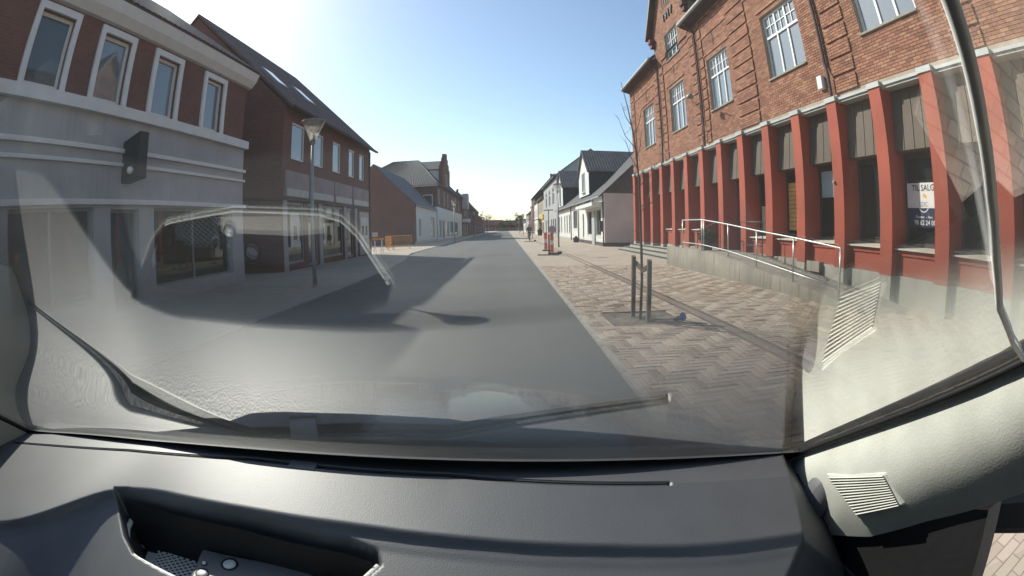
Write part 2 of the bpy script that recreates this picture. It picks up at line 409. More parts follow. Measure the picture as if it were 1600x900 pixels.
# herringbone clay pavers between kerb and ramp
CW = .1
PIT = (1.46, 2.52, 6.0, 6.98)
def clip_pavers(x0, x1, y0, y1):
    """the parts of a paver that lie in the paved fields"""
    out = []
    for fx0, fx1, fy0, fy1 in ((KR+.064, 2.866, 2.2, PIT[2]-.004), (KR+.064, PIT[0]-.022, PIT[2]-.004, PIT[3]+.016), (PIT[1]+.004, 2.866, PIT[2]-.004, PIT[3]+.016), (KR+.064, 2.866, PIT[3]+.016, 16.2), (3.134, 5.945, 2.2, 16.2), (5.945, 7.6, 2.2, 5.9)):
        a, b, c, d = max(x0, fx0), min(x1, fx1), max(y0, fy0), min(y1, fy1)
        if b-a > .014 and d-c > .014: out.append((a, b, c, d))
    return out
pv = []
for ix in range(-3, 70):
    for iy in range(-3, 145):
        k = (ix-iy) % 6
        if k == 0: w, h = 3, 1
        elif k == 5: w, h = 1, 3
        else: continue
        x0, y0 = 1.10+ix*CW, 2.2+iy*CW
        for a, b, c, d in clip_pavers(x0, x0+w*CW, y0, y0+h*CW):
            pv.append((a, c, b-a, d-c, abs((b-a)*(d-c)-3*CW*CW) < 1e-6))
def vis_key(p):
    x, y = p[0]+.1, p[1]+.1
    hidden = y < 3.3 or x/max(y, .1) > .95
    return (hidden or not p[4], x*x+y*y)
pv.sort(key=vis_key)
def paver_shape(mb, x0, y0, w, h, z):
    g = .0055; x1, y1 = x0+w-g, y0+h-g; x0 += g; y0 += g; e = .006
    n = len(mb.v)
    mb.v += [(x0, y0, z-.03), (x1, y0, z-.03), (x1, y1, z-.03), (x0, y1, z-.03), (x0, y0, z-e), (x1, y0, z-e), (x1, y1, z-e), (x0, y1, z-e),
             (x0+e, y0+e, z), (x1-e, y0+e, z), (x1-e, y1-e, z), (x0+e, y1-e, z)]
    q = [(8, 9, 10, 11)]
    for i in range(4):
        j = (i+1) % 4; q += [(i, j, 4+j, 4+i), (4+i, 4+j, 8+j, 8+i)]
    mb.f += [tuple(n+i for i in f) for f in q]; return len(q)
protos = {}
for w, h in ((3, 1), (1, 3)):
    mb = MB(); nf = paver_shape(mb, 0, 0, w*CW, h*CW, 0)
    me = bpy.data.meshes.new('paver'); me.from_pydata(mb.v, [], mb.f); me.materials.append(M['paver']); protos[(w, h)] = me
for x0, y0, w, h, full in pv[:300]:
    o = bpy.data.objects.new('paver', protos[(3, 1) if w > h else (1, 3)]); COL.objects.link(o); o.parent = pave_r
    o.location = (x0, y0, PZ+random.uniform(-.0025, .003)); o.rotation_euler = (random.uniform(-.008, .008), random.uniform(-.008, .008), 0)
mb = MB(); rn = []
for x0, y0, w, h, full in pv[300:]:
    nf = paver_shape(mb, x0, y0, w, h, PZ+random.uniform(-.0025, .003)); rn += [random.random()]*nf
mb.build('paver_field', M['paver'], pave_r, kind='stuff', rnd=rn)
MB().quad((KR+.06, 16.2, PZ-.008), (30, 16.2, PZ-.008), (30, 330, PZ-.008), (KR+.06, 330, PZ-.008)).build('far_paving', M['pave_field'], pave_r)
MB().quad((KR+.06, -30, PZ-.008), (30, -30, PZ-.008), (30, 2.2, PZ-.008), (KR+.06, 2.2, PZ-.008)).build('rear_paving', M['pave_field'], pave_r)
MB().quad((7.6, 2.2, PZ-.008), (30, 2.2, PZ-.008), (30, 5.9, PZ-.008), (7.6, 5.9, PZ-.008)).build('plot_paving', M['pave_field'], pave_r)
# rusty drainage channel running down the pavement
mb = MB().box(2.87, 2.91, 2.2, 120, -.02, PZ+.004).box(3.09, 3.13, 2.2, 120, -.02, PZ+.004).box(2.91, 3.09, 2.2, 120, -.03, PZ-.014)
ch = mb.build('drainage_channel', M['rust_iron'], label='rusty drainage channel running along the pavement parallel to the kerb', cat='drain')
# tree pit
MB().grid(24, 22, lambda u, v: (PIT[0]+(PIT[1]-PIT[0])*u, PIT[2]+(PIT[3]-PIT[2])*v, PZ-.012+.012*random.random()+.01*math.sin(u*9)*math.cos(v*7))).build('tree_pit_gravel', M['gravel'], pave_r)
mb = MB()
for x0, x1, y0, y1 in ((PIT[0]-.02, PIT[1]+.02, PIT[3]-.006, PIT[3]+.012), (PIT[0]-.02, PIT[0]-.004, PIT[2], PIT[3]-.01)):
    mb.box(x0, x1, y0, y1, -.02, PZ+.012)
mb.build('tree_pit_edge', M['rust_iron'], pave_r)

# ------------------------------------------------------------------ wall and window helpers
def wall_x(mb, X, y0, y1, z0, z1, ops, depth):
    """front sheet in the plane x=X with rectangular openings (ya, yb, za, zb) and their reveals, depth signed along x"""
    Y = sorted(set([y0, y1] + [v for o in ops for v in o[:2]])); Z = sorted(set([z0, z1] + [v for o in ops for v in o[2:]]))
    for a, b in zip(Y[:-1], Y[1:]):
        for c, d in zip(Z[:-1], Z[1:]):
            m = ((a+b)/2, (c+d)/2)
            if any(o[0] < m[0] < o[1] and o[2] < m[1] < o[3] for o in ops): continue
            mb.quad((X, a, c), (X, b, c), (X, b, d), (X, a, d))
    for a, b, c, d in ops:
        e = X+depth
        mb.quad((X, a, c), (e, a, c), (e, a, d), (X, a, d)); mb.quad((X, b, c), (e, b, c), (e, b, d), (X, b, d))
        mb.quad((X, a, c), (X, b, c), (e, b, c), (e, a, c)); mb.quad((X, a, d), (X, b, d), (e, b, d), (e, a, d))
    return mb
def bar_x(mb, X, t, y0, y1, z0, z1):
    mb.box(min(X, X+t), max(X, X+t), y0, y1, z0, z1)
def window_x(parent, X, s, y0, y1, z0, z1, cols=1, top=0, fr=.06, pane='pane', frame='white_pt', sill=True, name='window', tcols=2, trows=2, sillmat='white_pt', sillout=.08):
    """casement set in the plane x=X; s=+1 when the house lies at larger x. top: share of the height above the transom"""
    fm = MB(); d = .07*s
    w = MB()
    bar_x(fm, X, d, y0, y0+fr, z0, z1); bar_x(fm, X, d, y1-fr, y1, z0, z1)
    bar_x(fm, X, d, y0+fr, y1-fr, z0, z0+fr); bar_x(fm, X, d, y0+fr, y1-fr, z1-fr, z1)
    zt = z1-(z1-z0)*top if top else z1-fr
    iw = (y1-y0-2*fr)/cols
    for i in range(1, cols):
        yc = y0+fr+iw*i; bar_x(fm, X+.004*s, d*.9, yc-fr*.5, yc+fr*.5, z0+fr, z1-fr)
    if top:
        bar_x(fm, X-.006*s, d, y0+fr, y1-fr, zt-fr*.5, zt+fr*.5)
        for i in range(cols):
            a, b = y0+fr+iw*i, y0+fr+iw*(i+1)
            for k in range(1, tcols):
                yc = a+(b-a)*k/tcols; bar_x(fm, X+.012*s, d*.6, yc-.014, yc+.014, zt+fr*.5, z1-fr)
            for k in range(1, trows):
                zc = zt+(z1-zt)*k/trows; bar_x(fm, X+.015*s, d*.5, a, b, zc-.014, zc+.014)
    root = w
    o = MB()
    X2 = X+.045*s
    o.quad((X2, y0+fr*.5, z0+fr*.5), (X2, y1-fr*.5, z0+fr*.5), (X2, y1-fr*.5, z1-fr*.5), (X2, y0+fr*.5, z1-fr*.5))
    win = fm.build(name, M[frame], parent)
    o.build('pane', M[pane], win)
    if sill:
        MB().hexa([(X-sillout*s, y0-.04, z0-.07), (X+.05*s, y0-.04, z0-.07), (X+.05*s, y1+.04, z0-.07), (X-sillout*s, y1+.04, z0-.07)],
                  [(X-sillout*s, y0-.04, z0-.02), (X+.05*s, y0-.04, z0-.002), (X+.05*s, y1+.04, z0-.002), (X-sillout*s, y1+.04, z0-.02)]).build('sill', M[sillmat], win)
    return win
def roof_sheet(mb, a, b, c, d, pitch=.22, amp=.03, thick=.1, plain_only=False):
    """pantile sheet: a-b is the eave, d-c the ridge (a under d, b under c); waves run from eave to ridge"""
    a, b, c, d = map(Vector, (a, b, c, d))
    nrm = (b-a).cross(d-a).normalized()
    if nrm.z < 0: nrm = -nrm
    L = max((b-a).length, (c-d).length)
    n = 1 if plain_only else max(2, int(L/pitch)*4)
    n0 = len(mb.v)
    for i in range(n+1):
        u = i/n; h = 0 if plain_only else amp*abs(math.sin(math.pi*i/4))
        mb.v.append(tuple(a.lerp(b, u)+nrm*h)); mb.v.append(tuple(d.lerp(c, u)+nrm*h))
    for i in range(n):
        k = n0+2*i; mb.f.append((k, k+2, k+3, k+1))
    for p, q in ((a, b), (b, c), (c, d), (d, a)):
        mb.quad(p, q, q-nrm*thick, p-nrm*thick)
    mb.quad(a-nrm*thick, b-nrm*thick, c-nrm*thick, d-nrm*thick)
    return mb

def glyphs(name, body, size, ext, offset, mat, parent):
    cu = bpy.data.curves.new(name, 'FONT'); cu.body = body; cu.size = size; cu.extrude = ext; cu.align_x = 'CENTER'; cu.resolution_u = 3; cu.offset = offset
    t = bpy.data.objects.new(name, cu); COL.objects.link(t)
    me = bpy.data.meshes.new_from_object(t.evaluated_get(bpy.context.evaluated_depsgraph_get()))
    bpy.data.objects.remove(t); bpy.data.curves.remove(cu)
    me.materials.clear(); me.materials.append(mat)
    o = bpy.data.objects.new(name, me); COL.objects.link(o); o.parent = parent
    o.matrix_parent_inverse = Matrix.Translation(-parent.location)
    return o
# ------------------------------------------------------------------ the red brick building with fins (near side of the street, X = 7.6 .. )
RB = thing('red_brick_building', (7.9, 15, 0), 'tall red brick building with red fins, slanted brown panels and a 1917 gable', 'building')
FX, WX = 7.6, 7.9
FY = [3.35+1.665*i for i in range(-2, 15)]      # fin centres
FW = .39
YEND = 27.45
wins = [(4.9, 6.95, 5.95, 8.12, 3), (9.42, 11.42, 5.95, 8.12, 3), (14.05, 15.87, 5.95, 8.1, 3), (18.5, 20.4, 5.92, 8.15, 3), (23.0, 24.9, 5.92, 8.2, 3), (.4, 2.4, 5.95, 8.12, 3)]
gwin = (18.5, 20.3, 9.6, 11.08)
GY0, GY1, GZ = 16.95, 22.05, 12.0
GAP = 15.2                                      # gable apex height
ops = [w[:4] for w in wins]
mb = MB(); wall_x(mb, WX, -1, YEND, 4.55, 10.15, ops+[(gwin[0], gwin[1], gwin[2], 10.15)], .16)
gops = [gwin, (18.75, 20.05, 12.55, 13.5)]
wall_x(mb, WX, GY0, GY1, 10.15, GZ, [(gwin[0], gwin[1], 10.15, gwin[3])] , .16)
# lower part of the gable window sits below the eave line: cut by the frame itself
gc = (GY0+GY1)/2
mb.poly([(WX, GY0, GZ), (WX, GY1, GZ), (WX, gc, GAP)])
mb.quad((WX, YEND, .5), (20, YEND, .5), (20, YEND, 10.15), (WX, YEND, 10.15))
mb.quad((WX, -1, .5), (20, -1, .5), (20, -1, 10.15), (WX, -1, 10.15))
mb.quad((WX, GY0, 10.15), (13, GY0, 10.15), (13, GY0, GZ), (WX, GY0, GZ)); mb.quad((WX, GY1, 10.15), (13, GY1, 10.15), (13, GY1, GZ), (WX, GY1, GZ))
wall = mb.build('wall', M['mortar'], RB)
# bricks
zones = [(26.55, YEND), (21.0, 21.55), (22.0, 22.5), (16.85, 17.4), (16.05, 16.45), (12.25, 13.65), (7.45, 8.35), (3.3, 4.15), (-.6, -.1)]
bl, bh, jt = .228, .062, .0125
RHT = bh+jt
allb = []
rows = int((GAP-4.78)/RHT)
for r in range(rows):
    z0 = 4.78+r*RHT; z1 = z0+bh
    if z1 < 10.1: lo, hi = 1.6, YEND
    elif z1 < GZ: lo, hi = GY0, GY1
    else:
        t = (z1-GZ)/(GAP-GZ); lo, hi = GY0+(gc-GY0)*t, GY1-(GY1-gc)*t
    off = (r % 2)*.5*(bl+jt)
    y = lo-off
    while y < hi:
        a, b = max(y, lo), min(y+bl, hi)
        y += bl+jt
        segs = [(a, b)]
        for o in ops+[gwin]:
            if z1 > o[2]-.0 and z0 < o[3]+.0:
                ns = []
                for p, q in segs:
                    if q <= o[0] or p >= o[1]: ns.append((p, q)); continue
                    if p < o[0]: ns.append((p, o[0]))
                    if q > o[1]: ns.append((o[1], q))
                segs = ns
        for zc_ in zones:
            for e_ in zc_:
                segs = [w_ for p, q in segs for w_ in (((p, e_), (e_, q)) if p < e_ < q else ((p, q),))]
        for p, q in segs:
            if q-p < .012: continue
            m = (p+q)/2; pr = .012
            if any(g[0] < m < g[1] for g in zones) and z1 < 10.0:
                if r % 6 != 5: pr = .055
            elif 9.05 < z0 < 9.2 or 9.6 < z0 < 9.75 and z1 < 10.1: pr = .045
            elif z0 > 9.85 and z1 < 10.15: pr = .08
            elif any(o[0]-.25 < m < o[1]+.25 and o[3]+.12 < z0 < o[3]+.2 for o in ops): pr = .05
            allb.append((p, q, z0, z1, pr))
allb.sort(key=lambda t: (t[1]-t[0] < bl*.98 or t[4] != .012, (t[0]-5)**2+(t[2]-6)**2))
mbk = MB(); rn = []
proto = None
for i, (p, q, z0, z1, pr) in enumerate(allb):
    if i < 300:
        if proto is None:
            proto = bpy.data.meshes.new('brick')
            pm = MB().box(-.012, .02, 0, bl, 0, bh); proto.from_pydata(pm.v, [], pm.f); proto.materials.append(M['brick'])
        o = bpy.data.objects.new('brick', proto); COL.objects.link(o); o.parent = wall; o.location = (WX+random.uniform(-.002, .002), p, z0)
    else:
        j = random.uniform(-.0025, .0025); x = WX-pr+j; n = len(mbk.v)
        mbk.v += [(x, p, z0), (x, q, z0), (x, q, z1), (x, p, z1), (WX+.01, p, z0), (WX+.01, q, z0), (WX+.01, q, z1), (WX+.01, p, z1)]
        mbk.f += [tuple(n+k for k in f) for f in ((0, 1, 2, 3), (0, 4, 5, 1), (1, 5, 6, 2), (2, 6, 7, 3), (3, 7, 4, 0))]; rn += [random.random()]*5
mbk.build('brick_field', M['brick'], wall, kind='stuff', rnd=rn)
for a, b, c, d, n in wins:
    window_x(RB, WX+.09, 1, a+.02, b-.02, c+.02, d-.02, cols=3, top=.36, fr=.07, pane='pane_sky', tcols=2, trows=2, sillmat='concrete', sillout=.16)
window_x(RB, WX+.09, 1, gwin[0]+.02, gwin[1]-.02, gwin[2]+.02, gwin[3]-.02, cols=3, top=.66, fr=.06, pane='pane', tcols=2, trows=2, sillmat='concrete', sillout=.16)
mb = MB().box(WX-.03, WX+.05, 18.7, 20.1, 12.5, 12.56)
for i in range(5): mb.box(WX-.04, WX+.02, 18.75+i*.3, 18.83+i*.3, 12.56, 13.4)
mb.build('louvre', M['dark_wood'], RB)
for i, ch in enumerate('1917'):
    o = glyphs('year_numeral', ch, .62, .03, 0, M['dark_metal'], RB)
    o.matrix_basis = Matrix(((0, 0, -1, WX-.05), (-1, 0, 0, 19.95-.38*i), (0, 1, 0, 11.75), (0, 0, 0, 1)))
# gutters, downpipes, roof
for a, b in ((-1.2, 17.2), (21.6, YEND+.15)):
    MB().hexa([(7.46, a, 10.1), (WX, a, 9.98), (WX, b, 9.98), (7.46, b, 10.1)], [(7.40, a, 10.22), (WX, a, 10.22), (WX, b, 10.22), (7.40, b, 10.22)]).build('eave', M['dark_wood'], RB)
    MB().tube([(7.38, a, 10.22), (7.38, b, 10.22)], .075, 10).build('gutter', M['trim'], RB)
mb = MB()
for a, b in ((-1.2, 17.0), (22.0, YEND+.15)):
    roof_sheet(mb, (7.42, a, 10.3), (7.42, b, 10.3), (12.5, b, 14.6), (12.5, a, 14.6), .25, .03)
roof = mb.build('roof', M['tile_dk'], RB)
mb = MB()
for s, ye in ((-1, GY0), (1, GY1)):
    roof_sheet(mb, (7.55, ye+.45*s, GZ-.35), (13, ye+.45*s, GZ-.35), (13, gc, GAP+.12), (7.55, gc, GAP+.12), .25, .03, .16)
mb.build('gable_roof', M['tile_dk'], RB)
for ye, s in ((GY0, -1), (GY1, 1)):
    MB().box(7.62, WX, ye-.28 if s > 0 else ye-.12, ye+.12 if s > 0 else ye+.28, GZ-.75, GZ-.5).box(7.7, WX, ye-.25 if s > 0 else ye-.06, ye+.06 if s > 0 else ye+.25, GZ-1.0, GZ-.752).build('kneeler', M['brick_wall'], RB)
for py in (8.55, 16.63, 21.78):
    MB().tube([(7.44, py, 10.16), (7.5, py, 10.0), (7.82, py, 9.7), (7.82, py, 5.6), (7.76, py-.12, 5.3), (7.76, py-.12, 4.62)], .045, 8).build('downpipe', M['dark_wood'], RB)
for py, pz in ((19.45, 8.9), (14.95, 8.75), (24.0, 8.75)):
    MB().tube([(WX-.04, py, pz-.28), (WX-.06, py, pz), (WX-.04, py+.06, pz+.3)], .014, 6).tube([(WX-.05, py-.5, pz-.1), (WX-.05, py+.5, pz+.06)], .012, 6).build('wall_anchor', M['dark_metal'], RB)
MB().box(WX-.13, WX, 8.75, 8.97, 5.0, 5.36).build('alarm_box', M['white_pt'], RB, bevel=.02)
# fins with plinths and caps, and between them panels, windows, sills
def ramp_z(y):
    return float(np.interp(y, [5.6, 6.5, 7.85, 9.4, 11, 13, 16.4, 16.5, 30], [0.0, .13, .27, .42, .53, .62, .62, .45, .45]))
for i, y in enumerate(FY):
    a, b = y-FW/2, y+FW/2; zb = ramp_z(y)
    f = MB().box(FX, 8.42, a, b, max(.6, zb), 4.5).build('fin', M['fin_red'], RB)
    if zb < .55: MB().box(FX-.004, 8.42, a+.003, b-.003, min(zb, PZ)-.05, .598).build('fin_plinth', M['concrete_lt'], f)
    MB().box(FX-.03, WX+.02, a-.02, b+.02, 4.5, 4.62).build('fin_cap', M['trim'], f)
for i in range(len(FY)-1):
    a, b = FY[i]+FW/2, FY[i+1]-FW/2; y0 = (a+b)/2; zb = ramp_z(y0)
    MB().box(7.70, 8.034, a, b, 4.465, 4.60).box(7.66, 7.70, a, b, 4.52, 4.585).build('bay_trim', M['trim'], RB)
    MB().box(8.035, 8.32, a, b, 3.12, 4.6).build('lintel', M['dark_wood'], RB)
    wd = (b-a)/4
    for k in range(4):
        p, q = a+wd*k+.012, a+wd*(k+1)-.012
        MB().hexa([(7.86, p, 3.14), (8.03, p, 3.12), (8.03, q, 3.12), (7.86, q, 3.14)], [(7.99, p, 4.46), (8.03, p, 4.46), (8.03, q, 4.46), (7.99, q, 4.46)]).build('cladding_panel', M['clad'], RB)
    door = i-2 in (7, 8, 10, 11, 12, 13)
    j = i-2
    if j in (6, 7, 11, 12, 13):
        d = MB().box(8.200, 8.260, a, b, zb, 3.12).build('entrance_door', M['door_red'], RB)
        MB().tube([(8.160, a+.2, zb+1.0), (8.160, a+.2, zb+1.25)], .015, 6).build('handle', M['steel'], d)
        MB().quad((8.197, a+.5, 2.35+zb*.3), (8.197, b-.12, 2.35+zb*.3), (8.197, b-.12, 2.95), (8.197, a+.5, 2.95)).build('pane', M['pane_dark'], d)
    else:
        sz = 1.16 if j < 6 else 1.35
        MB().box(7.80, 8.280, a, b, max(.62, zb), sz-.14).box(7.77, 8.280, a, b, sz-.138, sz-.03).build('spandrel', M['fin_red'], RB)
        if zb < .6: MB().box(7.76, 8.280, a, b, min(zb, PZ)-.05, .618).build('bay_plinth', M['concrete_lt'], RB)
        MB().hexa([(7.70, a, sz-.028), (8.200, a, sz-.028), (8.200, b, sz-.028), (7.70, b, sz-.028)], [(7.70, a, sz), (8.200, a, sz+.06), (8.200, b, sz+.06), (7.70, b, sz)]).build('bay_sill', M['sill'], RB)
        MB().box(8.300, 8.360, a, b, sz+.06, 3.12).build('room_back', M['dark_wood'], RB)
        fr = MB().box(8.170, 8.230, a, a+.1, sz+.062, 3.118).box(8.170, 8.230, b-.07, b, sz+.062, 3.118).box(8.170, 8.230, a+.1, b-.07, sz+.062, sz+.15).box(8.170, 8.230, a+.1, b-.07, 3.0, 3.118).build('bay_window', M['dark_wood'], RB)
        MB().quad((8.205, a+.09, sz+.14), (8.205, b-.06, sz+.14), (8.205, b-.06, 3.01), (8.205, a+.09, 3.01)).build('pane', M['pane_dark'], fr)
        if j == 4:
            for k in range(11):
                z = 1.42+k*.125
                MB().box(8.185, 8.200, a+.12, b-.09, z, z+.112).build('blind_slat', M['blind'], fr)
        if j == 5: MB().grid(24, 1, lambda u, v: (8.196-.006*math.sin(u*50), a+.1+(b-a-.2)*u, sz+.15+.85*v)).build('curtain', M['curtain'], fr)
        if j == 3: MB().box(8.190, 8.203, a+.35, b-.1, 2.3, 2.98).build('lit_inner_window', M['inner_light_blue'], fr)  # thin slab coloured to stand for a lit inner window
MB().box(8.33, 20, -1, YEND-.05, .3, 4.54).build('core', M['dark_wood'], RB)
MB().box(7.56, 7.6, 8.45, 8.51, 2.55, 2.61).box(7.53, 7.57, 8.465, 8.495, 2.56, 2.6).build('wall_button', M['steel'], RB)
# estate agent's sheet in the window
SG = thing('for_sale_sign', (8.1, 6.0, 2.0), 'white and navy window sheet reading TIL SALG with a phone number', 'sign')
SX = 8.10
MB().box(SX, SX+.012, 5.42, 6.38, 2.0, 2.50).build('white_sheet', M['white_refl'], SG)
MB().box(SX, SX+.012, 5.42, 6.38, 1.62, 1.999).build('navy_sheet', M['navy'], SG)
def text_x(parent, body, size, y, z, mat, x, name='lettering', sx=1.0):
    o = glyphs(name, body, size, .0012, size*.012, mat, parent)
    o.matrix_basis = Matrix(((0, 0, -1, x), (-sx, 0, 0, y), (0, 1, 0, z), (0, 0, 0, 1)))
    return o
text_x(SG, 'TIL SALG', .175, 5.88, 2.34, M['black'], SX-.002)
text_x(SG, 'EDC', .13, 5.88, 2.03, M['lamp_metal'], SX-.002)
text_x(SG, 'Domten', .075, 6.0, 1.80, M['white_refl'], SX-.002); text_x(SG, '- Aars', .075, 5.71, 1.80, M['white_refl'], SX-.002)
text_x(SG, '98 62 24 00', .135, 5.85, 1.665, M['white_refl'], SX-.002)
mb = MB()
for k in range(18):
    a0, a1 = R(185+k*10), R(195+k*10)
    mb.quad((SX-.003, 5.88+.15*math.cos(a0), 2.03+.12*math.sin(a0)), (SX-.003, 5.88+.15*math.cos(a1), 2.03+.12*math.sin(a1)), (SX-.003, 5.88+.125*math.cos(a1), 2.03+.10*math.sin(a1)), (SX-.003, 5.88+.125*math.cos(a0), 2.03+.10*math.sin(a0)))
mb.build('ring', M['white_refl'], SG)
mb = MB()
for k in range(8):
    a0, a1 = R(60+k*12), R(72+k*12)
    mb.quad((SX-.003, 5.86+.10*math.cos(a0), 2.16+.12*math.sin(a0)), (SX-.003, 5.86+.10*math.cos(a1), 2.16+.12*math.sin(a1)), (SX-.003, 5.86+.05*math.cos(a1), 2.16+.05*math.sin(a1)), (SX-.003, 5.86+.05*math.cos(a0), 2.16+.05*math.sin(a0)))
mb.build('yellow_swoosh', M['yellow_sign'], SG)
# hanging street light on its wire before the upper windows
HL = thing('wire_street_light', (5.6, 15.1, 7.0), 'small grey street light hung on a short wire before the upper windows', 'lamp')
MB().tube([(7.0, 15.9, 6.55), (7.25, 16.45, 6.62), (7.85, 17.6, 6.75)], .012, 6).tube([(7.0, 15.9, 6.55), (6.85, 15.3, 6.45)], .018, 6).build('wire', M['dark_metal'], HL)
MB().lathe((7.0, 15.9, 6.38), [(.0, .2), (.06, .19), (.14, .1), (.16, .02), (.12, .0), (0, -.02)], 14).build('shade', M['lamp_metal'], HL, smooth=True)

# ------------------------------------------------------------------ ramp, steps, railing, shrub
RP = thing('concrete_ramp', (6.6, 10, 0), 'long concrete access ramp with stained side wall before the red fins', 'ramp')
RX0, RX1 = 5.95, 7.59
prof = [(5.7, .03), (6.6, .13), (8.3, .27), (9.9, .41), (11.5, .6), (13.4, .66), (16.4, .66)]
mb = MB()
for (a, za), (b, zb) in zip(prof[:-1], prof[1:]):
    mb.hexa([(RX0+.2, a, -.02), (RX1, a, -.02), (RX1, b, -.02), (RX0+.2, b, -.02)], [(RX0+.2, a, za), (RX1, a, za), (RX1, b, zb), (RX0+.2, b, zb)])
mb.build('ramp_surface', M['concrete'], RP)
seg = [5.9, 7.4, 9.0, 10.6, 12.2, 13.9, 15.2, 16.4]
zr = lambda y: float(np.interp(y, [p[0] for p in prof], [p[1] for p in prof]))
for a, b in zip(seg[:-1], seg[1:]):
    a2, b2 = a+.006, b-.006
    MB().hexa([(RX0, a2, -.02), (RX0+.198, a2, -.02), (RX0+.198, b2, -.02), (RX0, b2, -.02)], [(RX0, a2, zr(a)+.05), (RX0+.198, a2, zr(a)+.05), (RX0+.198, b2, zr(b)+.05), (RX0, b2, zr(b)+.05)]).build('wall_block', M['concrete'], RP)
mb = MB()
for y in FY[6:12]:
    mb.box(7.64, 8.2, y-.8, y+.8, .4, .655)
mb.build('landing', M['concrete'], RP)
ST = thing('entrance_steps', (7, 20, 0), 'three low pale concrete steps beyond the ramp', 'steps')
for k, (x, z) in enumerate(((6.55, .16), (6.9, .31), (7.25, .46))):
    MB().box(x, 8.2 if k == 2 else x+.40, 16.9+.35*k, 26.5, -.02 if k == 0 else z-.15, z).build('step', M['concrete_lt'], ST)
    MB().box(x-.02, x+.02, 16.88+.35*k, 26.5, z-.045, z+.006).build('nosing', M['dark_metal'], ST)
MB().box(6.2, 7.25, 16.41, 16.89, -.02, .5).build('end_block', M['concrete_lt'], ST)
HR = thing('ramp_handrail', (RX0, 10, 0), 'galvanised steel handrail with two rails along the ramp edge', 'railing')
pts = [(15.0, 1.66), (13.35, 1.66), (11.5, 1.51), (9.9, 1.36), (8.25, 1.24), (6.6, 1.11)]
low = [(15.0, .90), (13.35, .88), (11.5, .78), (9.9, .64), (8.25, .50), (6.6, .36)]
HX = RX0+.1
MB().tube([(HX, y, z) for y, z in pts]+[(HX, 6.57, 1.07)], .021, 8).build('top_rail', M['steel'], HR, smooth=True)
MB().tube([(HX, y, z) for y, z in low], .019, 8).build('lower_rail', M['steel'], HR, smooth=True)
for y, z in pts+[(13.2, 1.655)]:
    po = MB().tube([(HX, y, zr(y)+.03), (HX, y, z-.01)], .019, 8).build('post', M['steel'], HR, smooth=True)
    MB().box(HX-.05, HX+.05, y-.05, y+.05, zr(y)+.05, zr(y)+.062).build('foot_plate', M['steel'], po)
HR2 = thing('landing_handrail', (7.0, 15, .66), 'bent grey handrail on the landing beside the dark red entrance', 'railing')
MB().tube([(6.9, 15.6, .66), (6.9, 15.6, 1.3), (7.0, 14.2, 1.6), (7.0, 13.9, 1.6), (7.0, 13.9, .66)], .018, 8).build('rail', M['dark_metal'], HR2, smooth=True)
MB().tube([(7.3, 13.0, .66), (7.3, 13.0, 1.62), (7.3, 11.6, 1.62), (7.3, 11.6, .62)], .018, 8).tube([(7.3, 13.0, .92), (7.3, 11.6, .92)], .014, 8).build('rail', M['dark_metal'], HR2, smooth=True)
SH = thing('round_shrub', (6.7, 14.3, .66), 'small round dark shrub in a pot behind the ramp railing', 'shrub')
MB().lathe((6.7, 14.3, .66), [(.0, 0), (.16, 0), (.2, .24), (.17, .24), (.16, .18), (0, .18)], 14).build('pot', M['dark_metal'], SH)
mb = MB()
for i in range(1400):
    v = Vector((random.gauss(0, 1), random.gauss(0, 1), random.gauss(0, 1))).normalized()*(.34*random.random()**.35)
    p = Vector((6.7, 14.3, 1.12))+Vector((v.x, v.y, v.z*.95))
    a = Vector((random.uniform(-1, 1), random.uniform(-1, 1), random.uniform(-1, 1))).normalized()*.035; b = a.orthogonal().normalized()*.018
    mb.quad(p-a, p+b, p+a, p-b)
mb.build('foliage', M['shrub'], SH)
# dead leaves along the foot of the wall
mb = MB()
for i in range(700):
    y = random.uniform(7.0, 12.5); x = 7.58-abs(random.gauss(0, .16)); z = zr(y)+.012
    a = random.uniform(0, 6.28); r = random.uniform(.008, .025)
    mb.quad((x+r*math.cos(a), y+r*math.sin(a), z), (x-r*.6*math.sin(a), y+r*.6*math.cos(a), z+.012), (x-r*math.cos(a), y-r*math.sin(a), z), (x+r*.6*math.sin(a), y-r*.6*math.cos(a), z+.006))
mb.build('fallen_leaves', M['bark'], kind='stuff', label='dry brown leaves blown against the foot of the red wall')

